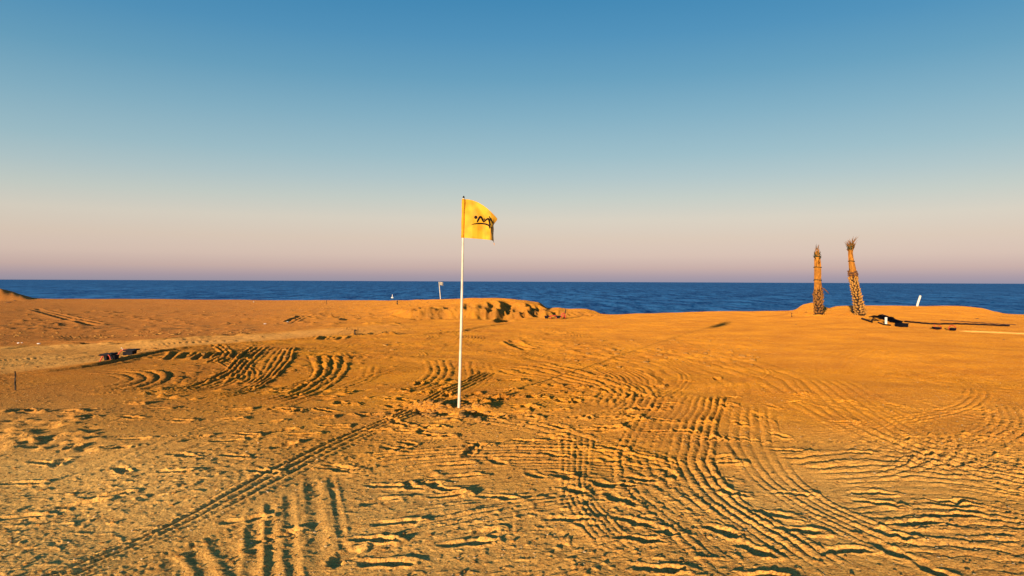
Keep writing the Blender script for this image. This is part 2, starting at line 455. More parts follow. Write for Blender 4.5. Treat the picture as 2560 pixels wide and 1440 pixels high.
# extra long runs of the same wheels
bundle([(1180, 1030), (1330, 1048), (1500, 1085), (1640, 1150), (1760, 1240), (1880, 1340)], [(1190, 1052), (1330, 1075), (1480, 1120), (1600, 1185), (1700, 1270), (1800, 1370)], 4, .022, .5)
bundle([(900, 1300), (1050, 1262), (1240, 1240), (1400, 1240)], [(960, 1345), (1100, 1310), (1260, 1285), (1410, 1280)], 5, .038, .5)
bundle([(2010, 1000), (2180, 1075), (2380, 1150), (2620, 1240)], [(1985, 1012), (2150, 1092), (2350, 1172), (2620, 1275)], 3, .026, .2, wob=.15)
bundle([(1900, 1250), (2060, 1330), (2260, 1400), (2450, 1460)], [(1850, 1275), (2000, 1360), (2180, 1440), (2350, 1500)], 4, .030, .3)
bundle([(1700, 870), (1830, 895), (1960, 935), (2040, 990)], [(1680, 885), (1800, 915), (1915, 955), (1985, 1005)], 4, .020, .4)
bundle([(1480, 850), (1700, 880), (1900, 940)], [(1470, 862), (1680, 897), (1860, 960)], 4, .022, .4)
groove([(860, 1415), (1000, 1330), (1180, 1268), (1400, 1225)], .03, .016, .6, .4, .4)
groove([(0, 1310), (150, 1270), (330, 1200), (520, 1130)], .03, .012, .6, .4, .4)
# hard track beyond the lip on the left
groove([(0, 941), (130, 931), (250, 915), (350, 894), (460, 874), (640, 862)], .11, .10, .25, dark=.75)  # the lip's edge shading is painted dark along the groove
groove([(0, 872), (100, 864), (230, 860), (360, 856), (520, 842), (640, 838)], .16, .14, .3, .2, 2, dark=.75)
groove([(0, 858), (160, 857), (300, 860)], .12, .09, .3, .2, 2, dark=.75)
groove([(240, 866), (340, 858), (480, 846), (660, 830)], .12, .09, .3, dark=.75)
groove([(0, 890), (60, 888), (110, 884)], .09, .035, .3, .7, .3)
groove([(80, 772), (130, 788), (200, 806), (250, 816)], .14, .07, .5)
groove([(88, 770), (140, 785), (215, 803), (270, 812)], .12, .05, .5)
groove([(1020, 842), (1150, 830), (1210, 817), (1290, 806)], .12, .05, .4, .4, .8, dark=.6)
groove([(1290, 842), (1350, 838), (1420, 828)], .12, .03, .4, .4, .8)
groove([(1280, 850), (1300, 862), (1330, 872)], .08, .04, .6)
groove([(1268, 852), (1290, 866), (1318, 876)], .08, .04, .6)
groove([(715, 806), (735, 797), (752, 791)], .09, .06, .6); groove([(728, 806), (750, 796), (768, 790)], .09, .05, .6)
groove([(0, 920), (200, 897), (420, 862), (640, 850)], .12, .015, .5, .3, 2)
groove([(0, 905), (200, 884), (420, 852), (700, 832), (1000, 812)], .12, .015, .5, .3, 2)
groove([(2390, 826), (2470, 829), (2620, 835)], .16, -.03, .1, 0, 1, pale=.9)
for k in range(5):
    x = 800 + k * 11
    groove([(x, 849), (x + 8, 845), (x + 14, 841)], .07, .05, .6, n=6)
# gullies down the worn bank face
for (x0, y0, x1, y1, wd, dp) in ((1105, 772, 1132, 791, .22, .16), (1165, 770, 1190, 792, .12, .10), (1205, 772, 1225, 791, .2, .14), (1222, 768, 1262, 791, .22, .18), (1250, 770, 1285, 791, .14, .1),
                                 (1270, 767, 1325, 791, .36, .30), (1320, 762, 1352, 782, .22, .22), (1340, 757, 1395, 788, .36, .34), (1360, 764, 1405, 788, .16, .12), (1085, 778, 1095, 792, .15, .1),
                                 (1450, 780, 1475, 787, .2, .12), (1475, 782, 1490, 787, .14, .1), (1055, 775, 1066, 792, .15, .1), (1035, 778, 1045, 792, .15, .1)):
    g_k = .55 if x0 < 1215 else 1.0
    groove([(x0, y0 + (9 if x0 > 1310 else 4)), ((x0 + x1) / 2 + 1, (y0 + y1) / 2 + 2), (x1 + 3, y1)], wd * .8, dp * 1.1 * g_k, .10, n=10, dark=.35)  # gully shade painted into the colour as well as cut

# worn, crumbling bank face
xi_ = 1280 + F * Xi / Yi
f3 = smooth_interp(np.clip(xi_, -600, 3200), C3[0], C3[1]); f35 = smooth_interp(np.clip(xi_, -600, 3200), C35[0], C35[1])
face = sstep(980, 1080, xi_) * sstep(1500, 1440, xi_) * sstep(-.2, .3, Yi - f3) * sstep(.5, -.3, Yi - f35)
tint[inner[0], inner[1], 2] = np.maximum(tint[inner[0], inner[1], 2], face * np.clip(.34 + .4 * perlin(Xi / .6, Yi / 1.2, 74), 0, .6))  # face darkened in colour: its shade together with brown earth
H[inner] += face * (.045 * perlin(Xi / .5, Yi / 1.6, 71) + .05 * perlin((Xi + .5 * Yi) / .22, Yi / .9, 72) + .03 * perlin(Xi / .1, Yi / .12, 73))

# ---- more turning tracks of the same wheels, all over the flat
def arc_tracks(x, y, Rr, a0, a1, wd, n, amp, brk=.5):
    th = np.linspace(R(a0), R(a1), 26)
    C = np.stack([x + Rr * np.cos(th), y + Rr * np.sin(th)], 1)
    sl_ = block(C, wd)
    Xb, Yb = Xg[sl_], Yg[sl_]
    if Xb.size == 0: return
    sd, al, ww, L = nearest(C, np.full(26, wd / 2), Xb, Yb)
    SEED[0] += 3; s = SEED[0]
    t = sd / ww
    ph = (t + .22 * perlin(Xb / .7, Yb / .7, s) / n * 2 + .09 * perlin(Xb / .08, Yb / .08, s + 5) / n * 2 + 1) * n / 2
    rowid = np.floor(ph)
    prof = np.sin((ph - rowid) * np.pi).clip(0, 1) ** .8
    b_ = 1 - brk + 1.15 * brk * sstep(-.25, .2, perlin(al / .45 + rowid * 5.3, rowid * 1.7, s + 1))
    lug = 1 + .25 * np.sin(al * 2 * np.pi / .055) + .5 * perlin(Xb / .03, Yb / .03, s + 2)
    win = sstep(1.05, .9, np.abs(t)) * sstep(0, .2 * L, al) * sstep(L, .8 * L, al)
    H[sl_] += amp * (prof - .5) * b_ * lug * win * (1 - sstep(.5, 1.4, cell[sl_]))
ro = random.Random(77)
for k in range(34):             # the flat to either side of the view is driven over as well
    Yc = ro.uniform(2.6, 14); Xc = ro.choice([-1, 1]) * ro.uniform(.95, 1.45) * Yc; Rr = ro.uniform(1.8, 6); a = ro.uniform(-60, 60)
    arc_tracks(Xc - Rr * math.cos(R(a)), Yc - Rr * math.sin(R(a)), Rr, a - 30, a + 30, *ro.choice([(.22, 3), (.5, 6), (.75, 9)]), ro.uniform(.008, .014))
ra = random.Random(23)
for k in range(80):
    Yc = ra.uniform(4.6, 22) if k % 3 else ra.uniform(4.2, 10)
    Xc = ra.uniform(-.66, .72) * Yc
    Rr = ra.uniform(1.8, 6); a = ra.uniform(-40, 40) + (0 if Xc > -2 or ra.random() < .6 else 90)
    sp_ = ra.uniform(25, 60)
    if Yc < 7.5 or (Yc < 10 and Xc < 0): continue
    if Xc > 3 and 11 < Yc: amp_ = .010
    else: amp_ = ra.uniform(.008, .016) + .012 * float(sstep(6, 16, Yc))
    arc_tracks(Xc - Rr * math.cos(R(a)), Yc - Rr * math.sin(R(a)), Rr, a - sp_, a + sp_, *ra.choice([(.22, 3), (.5, 6), (.75, 9), (.9, 9), (.35, 4)]), amp_ * .8)

# ---- footprints
def pt(x, y):
    g = ground(x, y)[0]
    return g[0], g[1]
def chain(pts, step=.50, jit=.08, **kw):
    P = pxcurve(pts, 60)
    acc = 0; side = 1
    for i in range(1, len(P)):
        d = P[i] - P[i - 1]; l = math.hypot(*d)
        acc += l
        if acc > step:
            acc = 0
            side = -side
            a = math.atan2(d[1], d[0])
            n = Vector((-math.sin(a), math.cos(a)))
            footprint(P[i][0] + n[0] * side * .09 + random.uniform(-jit, jit), P[i][1] + n[1] * side * .09 + random.uniform(-jit, jit),
                      a + random.uniform(-.25, .25), L=random.uniform(.26, .31), W=random.uniform(.10, .125), depth=random.uniform(.018, .032), rim=random.uniform(.010, .018), **kw)
for c in ([(1180, 1110), (1430, 1195), (1560, 1262), (1760, 1345), (2000, 1430)],
          [(1250, 1105), (1500, 1150), (1600, 1180), (1800, 1235), (1980, 1280), (2200, 1340), (2420, 1430)],
          [(1380, 1150), (1440, 1215), (1540, 1270), (1700, 1310), (1900, 1390)],
          [(1500, 1140), (1650, 1165), (1850, 1200), (2100, 1225), (2400, 1250)],
          [(1400, 1035), (1600, 1045), (1790, 1085), (1990, 1120), (2230, 1130), (2350, 1110)],
          [(1780, 1000), (1860, 1040), (1930, 1085), (2010, 1090)],
          [(1930, 1000), (1940, 1020), (2020, 1010), (2150, 1005), (2270, 1020), (2480, 1030)],
          [(0, 1015), (150, 1030), (300, 1045), (500, 1050), (640, 1058)],
          [(60, 1130), (180, 1150), (300, 1128), (450, 1128), (620, 1162), (850, 1178)],
          [(0, 1205), (100, 1170), (260, 1105)],
          [(1250, 1150), (1350, 1170), (1470, 1215), (1590, 1240)],
          [(1800, 1290), (1980, 1310), (2150, 1360), (2300, 1440)],
          [(1650, 1400), (1900, 1420), (2100, 1400), (2300, 1390)],
          [(2050, 1200), (2250, 1255), (2450, 1260), (2560, 1280)],
          [(600, 955), (700, 975), (860, 1005), (960, 1020)],
          [(1080, 1010), (960, 1035), (840, 1030), (720, 1020)],
          [(1250, 960), (1400, 985), (1560, 1000), (1700, 1010)],
          [(1300, 1075), (1450, 1100), (1620, 1130)]):
    chain(c)
for x, y, a, tr in ((560, 1105, .3, 0), (705, 1078, .8, 4), (485, 1100, 1.1, 5), (688, 1342, .9, 4), (1065, 1190, 1.3, 5), (1112, 1214, -.6, 0), (950, 1250, .7, 0), (985, 1308, .3, 0), (1200, 1338, .9, 0),
                    (1165, 1360, .2, 0), (960, 1410, .1, 0), (860, 1395, 1.2, 0), (50, 1210, .1, 0), (270, 1240, .7, 0), (200, 1262, .7, 0), (40, 1295, .2, 0), (930, 1038, .9, 4), (940, 1075, .4, 4),
                    (960, 1210, -.15, 0), (1010, 1212, -.1, 0), (1240, 1240, -.3, 0), (1420, 1300, -.15, 0), (840, 1170, -.3, 0), (610, 1300, .4, 0), (1140, 1155, 0.2, 0), (1170, 1130, 1.2, 4), (2290, 1310, .2, 0),
                    (395, 1020, .1, 0), (430, 1180, .05, 0), (330, 1100, .2, 0), (720, 1030, .2, 0), (1540, 1210, -.3, 0), (1590, 1350, -.3, 0), (1640, 1425, -.2, 0), (2380, 1290, 0, 0)):
    X_, Y_ = pt(x, y)
    footprint(X_, Y_, a, depth=.03, rim=.014, tread=tr)
for k in range(130):     # trampled ground round the flag
    a = random.uniform(0, 2 * math.pi); r = abs(random.gauss(0, 1)) * 1.45 + .3
    x, y = -.3 + r * math.cos(a) * 1.25, 8.5 + r * math.sin(a) * 1.2
    footprint(x, y, random.gauss(-.1, .7), L=random.uniform(.24, .3), depth=random.uniform(.02, .045), rim=random.uniform(.012, .025))
# dug and heaped earth at the foot of the flagpole
fx, fy = pt(1147, 1022)
def heap(x, y, r, h, seed, lump=.5):
    sl_ = block(np.array([[x, y]]), r * 2.5)
    Xb, Yb = Xg[sl_], Yg[sl_]
    q = np.hypot(Xb - x, Yb - y) / r
    n = perlin(Xb / .07, Yb / .07, seed) * .7 + perlin(Xb / .03, Yb / .03, seed + 1) * .5
    H[sl_] += h * np.exp(-q**2 * 1.2) * (1 + lump * n)
for dx, dy, r, h in ((0, .15, .2, .008), (-.30, .0, .15, .085), (-.46, .02, .12, .06), (.22, -.10, .14, .075), (.35, -.02, .10, .035), (-.35, -.20, .11, -.12), (-.15, -.33, .10, -.09), (.22, -.33, .12, -.11), (.42, -.42, .09, -.06), (-.05, -.35, .12, .015), (.05, -.6, .12, .02)):
    heap(fx + dx, fy + dy, r, h, int(dx * 100) % 50 + 3)
# dug ring round each palm
PALM_A = ground(2047, 787)[0]; PALM_B = ground(2151, 789)[0]
for P_ in (PALM_A, PALM_B):
    for k in range(9):
        a = random.uniform(0, 6.28); r = random.uniform(.35, .9)
        heap(P_[0] + r * math.cos(a), P_[1] + r * math.sin(a), .16, random.choice([.05, -.05, .04]), k)
# lumps and holes scattered over the far ground
for (x0, x1, y0, y1, n, h, r) in ((20, 1000, 775, 815, 160, .06, .16), (1400, 1900, 860, 900, 90, .025, .10), (880, 990, 832, 838, 26, .05, .10), (730, 1090, 765, 800, 60, .05, .16), (1030, 1090, 776, 792, 18, .07, .11), (0, 640, 815, 830, 60, .04, .13),
                                  (300, 1000, 880, 1000, 110, .025, .06), (2240, 2560, 1080, 1160, 260, .010, .024), (0, 250, 1020, 1130, 90, .022, .06), (60, 200, 805, 825, 30, .05, .12)):
    for k in range(n):
        X_, Y_ = pt(random.uniform(x0, x1), random.uniform(y0, y1))
        heap(X_, Y_, r * random.uniform(.6, 1.4), h * random.choice([1, .7, -.8]), k % 40, .3)

# colour weights
xi_all = 1280 + F * Xi / Yi
rowi = 704 + (CAM_H - Hbase[inner]) * F / Yi
n1 = perlin(Xi / 2.2, Yi / 2.2, 31); n2 = perlin(Xi / .5, Yi / .5, 32)
near_lift = sstep(930, 1350, np.minimum(rowi, 1400)) * (.75 + .5 * n1) + .35 * sstep(900, 0, xi_all) * sstep(900, 1200, rowi)  # paler towards the near side: brightness put into the sand colour
tint[inner[0], inner[1], 0] = np.maximum(tint[inner[0], inner[1], 0], np.clip(near_lift, 0, 1))
lipy = np.interp(xi_all, [0, 250, 460, 650, 900], [942, 912, 872, 857, 838])
lowy = np.interp(xi_all, [0, 300, 700, 1000], [872, 862, 832, 812])
track = sstep(1, -4, rowi - lipy) * sstep(-3, 3, rowi - lowy) * sstep(1100, 700, xi_all)
beyond = sstep(3, -3, rowi - lowy) * sstep(1150, 500, xi_all)
leftside = .8 * sstep(1000, 0, xi_all) * (1 - .5 * sstep(950, 1300, rowi))
tint[inner[0], inner[1], 1] = np.clip(np.maximum(np.maximum(track * .8, beyond), leftside * .8) + .15 * n1, 0, 1)
tint[inner[0], inner[1], 0] = np.maximum(tint[inner[0], inner[1], 0], track * (.38 + .25 * n1))
weedy = sstep(812, 818, rowi) * sstep(832, 826, rowi) * sstep(900, 500, xi_all) + .5 * sstep(770, 775, rowi) * sstep(800, 790, rowi) * sstep(1060, 900, xi_all)
spots = weedy * sstep(.12, .45, perlin(Xi / .5, Yi / .7, 91)) + .55 * sstep(.42, .62, perlin(Xi / .16, Yi / .22, 92)) * sstep(10, 16, Yi) * (1 - .7 * sstep(1, 6, Xi))
tint[inner[0], inner[1], 2] = np.clip(np.maximum(tint[inner[0], inner[1], 2], spots * .8), 0, 1)

def height_at(x, y):
    """final ground height under a point"""
    r = np.clip(np.searchsorted(rowsY, y), 1, NR - 1)
    c = np.clip(np.searchsorted(s_cols, x / max(y, 3.0)), 1, NC - 1)
    ty = (y - rowsY[r - 1]) / (rowsY[r] - rowsY[r - 1])
    return float(H[r - 1, c] * (1 - ty) + H[r, c] * ty)

def grid_mesh(name, X, Y, Z, mat_, attr=None):
    nr, nc = X.shape
    me = bpy.data.meshes.new(name)
    v = np.stack([X, Y, Z], -1).reshape(-1, 3).astype(np.float32)
    idx = np.arange(nr * nc).reshape(nr, nc)
    q = np.stack([idx[:-1, :-1], idx[:-1, 1:], idx[1:, 1:], idx[1:, :-1]], -1).reshape(-1, 4).astype(np.int32)
    me.vertices.add(len(v)); me.vertices.foreach_set('co', v.ravel())
    me.loops.add(q.size); me.loops.foreach_set('vertex_index', q.ravel())
    me.polygons.add(len(q))
    me.polygons.foreach_set('loop_start', np.arange(0, q.size, 4, dtype=np.int32))
    me.polygons.foreach_set('use_smooth', np.ones(len(q), dtype=bool))
    me.update(calc_edges=True)
    if attr is not None:
        a = me.color_attributes.new('zone', 'FLOAT_COLOR', 'POINT')
        rgba = np.ones((nr * nc, 4), np.float32); rgba[:, :3] = attr.reshape(-1, 3)
        a.data.foreach_set('color', rgba.ravel())
    me.materials.append(mat_)
    o = bpy.data.objects.new(name, me)
    COL.objects.link(o)
    return o

# sand material
SAND, SAND_DARK, SAND_PALE, SAND_PINK = (.57, .222, .006), (.40, .135, .004), (.88, .51, .14), (.35, .12, .022)
m_sand, n, b = nodes('sand')
def N(t, **k):
    x = n.nodes.new(t)
    for a, v in k.items(): setattr(x, a, v)
    return x
at = N('ShaderNodeVertexColor', layer_name='zone')
sp = N('ShaderNodeSeparateColor'); n.links.new(at.outputs['Color'], sp.inputs[0])
geo = N('ShaderNodeNewGeometry')
def noise(scale, detail=4, rough=.55):
    x = N('ShaderNodeTexNoise'); x.inputs['Scale'].default_value = scale; x.inputs['Detail'].default_value = detail; x.inputs['Roughness'].default_value = rough
    n.links.new(geo.outputs['Position'], x.inputs['Vector']); return x
def mixc(f, a, b_):
    x = N('ShaderNodeMix', data_type='RGBA')
    if isinstance(f, float): x.inputs[0].default_value = f
    else: n.links.new(f, x.inputs[0])
    for i, c in ((6, a), (7, b_)):
        if isinstance(c, tuple): x.inputs[i].default_value = (*c, 1)
        else: n.links.new(c, x.inputs[i])
    return x.outputs[2]
def rng_(v, a, b_, c=0., d=1.):
    x = N('ShaderNodeMapRange'); x.inputs[1].default_value = a; x.inputs[2].default_value = b_; x.inputs[3].default_value = c; x.inputs[4].default_value = d
    n.links.new(v, x.inputs[0]); return x.outputs[0]
nb = noise(.9, 6); nm = noise(9, 6); nf = noise(85, 3, .7)
c = mixc(rng_(nb.outputs['Fac'], .35, .65), SAND_DARK, SAND)
c = mixc(sp.outputs['Green'], c, SAND_PINK)
c = mixc(sp.outputs['Red'], c, SAND_PALE)
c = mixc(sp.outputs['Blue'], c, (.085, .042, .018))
c = mixc(rng_(nm.outputs['Fac'], .3, .52, .45, 0.), c, (.36, .14, .03))
c = mixc(rng_(nf.outputs['Fac'], .54, .68, 0., .85), c, (.85, .54, .16))
c = mixc(rng_(nf.outputs['Fac'], .47, .34, 0., .9), c, (.17, .07, .025))
ng = noise(28, 3, .8)
c = mixc(rng_(ng.outputs['Fac'], .46, .34, 0., .6), c, (.20, .085, .03))
n.links.new(c, b.inputs['Base Color'])
b.inputs['Roughness'].default_value = .95
b.inputs['Diffuse Roughness'].default_value = 1.0
b.inputs['Specular IOR Level'].default_value = .02
bp = N('ShaderNodeBump'); bp.inputs['Strength'].default_value = 1.0; bp.inputs['Distance'].default_value = .008
bn = noise(60, 5, .7); n.links.new(bn.outputs['Fac'], bp.inputs['Height'])
n.links.new(bp.outputs[0], b.inputs['Normal'])

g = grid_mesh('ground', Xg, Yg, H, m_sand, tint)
tag(g, kind='structure')

# ------------------------------------------------------------------ sea
SEA_Z = -2.5
ext_sea = np.concatenate([np.arange(.79, 1.5, .02), [1.7, 2.4, 3.5], np.geomspace(5, 1600, 14)])
sd_cols = np.concatenate([-ext_sea[::-1], np.linspace(-.77, .77, 600), ext_sea])
sea_pix = np.concatenate([np.arange(95, 8, -.28), np.arange(8, 1, -.25), [.7, .45, .3, .22]])
sY = np.concatenate([[-3000, -500, -50, 20, 50], (CAM_H - SEA_Z) * F / sea_pix])
SYg = np.repeat(sY[:, None], len(sd_cols), 1)
SXg = np.clip(sd_cols[None, :] * np.maximum(SYg, 40), -40000, 40000)
SZ = np.full(SXg.shape, SEA_Z)
dY = np.gradient(sY)[:, None]
for wl, am, an, sdd in ((14, .16, .35, 41), (6, .11, .3, 42), (3., .09, .4, 43), (1.5, .05, .5, 44)):
    SZ += am * perlin(SXg / wl, (SYg + .2 * SXg) / (wl * (1 + an)), sdd) * (1 - sstep(wl * .8, wl * 6, dY)) * (SYg > 40)
m_sea, n, b = nodes('sea_water')
geo = N('ShaderNodeNewGeometry')
mp = N('ShaderNodeMapping'); mp.inputs['Scale'].default_value = (.36, .055, 1); n.links.new(geo.outputs['Position'], mp.inputs[0])
wn = N('ShaderNodeTexNoise'); wn.inputs['Scale'].default_value = 1.0; wn.inputs['Detail'].default_value = 5; wn.inputs['Roughness'].default_value = .62
n.links.new(mp.outputs[0], wn.inputs['Vector'])
mp2 = N('ShaderNodeMapping'); mp2.inputs['Scale'].default_value = (.02, .008, 1); n.links.new(geo.outputs['Position'], mp2.inputs[0])
wn2 = N('ShaderNodeTexNoise'); wn2.inputs['Scale'].default_value = 1.0; wn2.inputs['Detail'].default_value = 4
n.links.new(mp2.outputs[0], wn2.inputs['Vector'])
cw = mixc(rng_(wn.outputs['Fac'], .40, .62), (.004, .060, .19), (.07, .30, .56))
n.nodes.remove(b)
b = N('ShaderNodeBsdfDiffuse'); n.links.new(cw, b.inputs['Color'])
gl = N('ShaderNodeBsdfGlossy'); gl.inputs['Roughness'].default_value = .3; gl.inputs['Color'].default_value = (.40, .68, 1.0, 1)
ms = N('ShaderNodeMixShader'); lw = N('ShaderNodeFresnel'); lw.inputs['IOR'].default_value = 1.12
n.links.new(rng_(lw.outputs[0], 0, 1, .02, .34), ms.inputs[0]); n.links.new(b.outputs[0], ms.inputs[1]); n.links.new(gl.outputs[0], ms.inputs[2])
n.links.new(ms.outputs[0], n.nodes['Material Output'].inputs['Surface'])
mp3 = N('ShaderNodeMapping'); mp3.inputs['Scale'].default_value = (1.1, .5, 1); n.links.new(geo.outputs['Position'], mp3.inputs[0])
wn3 = N('ShaderNodeTexNoise'); wn3.inputs['Scale'].default_value = 1.0; wn3.inputs['Detail'].default_value = 4; wn3.inputs['Roughness'].default_value = .6
n.links.new(mp3.outputs[0], wn3.inputs['Vector'])
def vm(op, a_, b_):
    x = N('ShaderNodeVectorMath', operation=op)
    for i, q_ in ((0, a_), (1, b_)):
        if isinstance(q_, tuple): x.inputs[i].default_value = q_
        else: n.links.new(q_, x.inputs[i])
    return x.outputs[0]
slope = vm('MULTIPLY', vm('SUBTRACT', wn3.outputs['Color'], (.5, .5, .5)), (1.3, 2.2, 0))
wnrm = vm('NORMALIZE', vm('ADD', slope, geo.outputs['Normal']), (0, 0, 0))
n.links.new(wnrm, gl.inputs['Normal']); n.links.new(wnrm, lw.inputs['Normal'])
sea = grid_mesh('sea', SXg, SYg, SZ, m_sea)
tag(sea, kind='structure')

# ------------------------------------------------------------------ materials for things
M_white = mat('white_paint', (.68, .60, .50), .5, .14, 9)
M_whitepvc = mat('white_plastic', (.72, .68, .62), .5, .06, 8)
M_black = mat('black_plastic', (.005, .006, .013), .6, .2, 14, spec=.1)
M_darkmetal = mat('dark_metal', (.012, .009, .009), .6, .2, 30, spec=.1)
M_red = mat('red_enamel', (.55, .055, .03), .4, .15, 20)
M_darkwood = mat('weathered_stake', (.06, .04, .025), .85, .25, 30, stretch=(1, 1, .2))
M_ink = mat('black_print', (.012, .008, .008), .7, .1, 30)
M_twine = mat('dark_twine', (.035, .045, .02), .9, .2, 60)
M_frond = mat('dry_frond', (.50, .20, .02), .8, .32, 16, .004, stretch=(3, 3, .5))
M_frond_g = mat('green_frond', (.05, .055, .02), .7, .2, 30)
M_boot = mat('palm_leaf_base', (.58, .29, .065), .85, .3, 18, .006)
M_bootd = mat('palm_leaf_base_dark', (.34, .15, .035), .85, .3, 18, .006)
M_bark = mat('palm_bark', (.028, .014, .008), .95, .25, 24, .01)
M_husk = mat('brown_husk', (.20, .09, .045), .95, .3, 24, .01)
M_stone = mat('pale_stone', (.60, .42, .22), .85, .2, 40, .003)
M_stoned = mat('dark_stone', (.12, .07, .045), .9, .2, 40, .003)
M_clod = mat('sand_clod_earth', (.50, .24, .05), .95, .25, 60, .003)
M_whitestone = mat('white_stone', (.85, .82, .78), .8, .08, 30, .003)

def tube(bm, pts, rads, seg=10, cap=True):
    pts = [Vector(p) for p in pts]
    rings = []
    up = Vector((0, 0, 1))
    for i, p in enumerate(pts):
        d = (pts[min(i + 1, len(pts) - 1)] - pts[max(i - 1, 0)]).normalized()
        a = d.cross(up)
        if a.length < .05: a = d.cross(Vector((0, 1, 0)))
        a.normalize(); b_ = d.cross(a).normalized()
        r = rads[i] if hasattr(rads, '__len__') else rads
        rings.append([bm.verts.new(p + (a * math.cos(t) + b_ * math.sin(t)) * r) for t in [2 * math.pi * k / seg for k in range(seg)]])
    for i in range(len(rings) - 1):
        for k in range(seg):
            bm.faces.new((rings[i][k], rings[i][(k + 1) % seg], rings[i + 1][(k + 1) % seg], rings[i + 1][k]))
    if cap:
        bm.faces.new(rings[0][::-1]); bm.faces.new(rings[-1])
    return bm

def box(bm, c, s, rot=None, bev=0.0, taper=1.0):
    r = bmesh.ops.create_cube(bm, size=1)
    vs = r['verts']
    for v in vs:
        k = taper if v.co.z < 0 else 1
        v.co = Vector((v.co.x * s[0] * k, v.co.y * s[1] * k, v.co.z * s[2]))
    if bev:
        es = list({e for v in vs for e in v.link_edges})
        rr = bmesh.ops.bevel(bm, geom=es, offset=bev, segments=2, affect='EDGES', profile=.6)
        vs = rr['verts'] if len(rr['verts']) else vs
        vs = list({v for f in rr['faces'] for v in f.verts} | {v for v in vs if v.is_valid})
    M = Matrix.Translation(c) @ (rot.to_4x4() if rot else Matrix.Identity(4))
    for v in vs: v.co = M @ v.co
    return bm

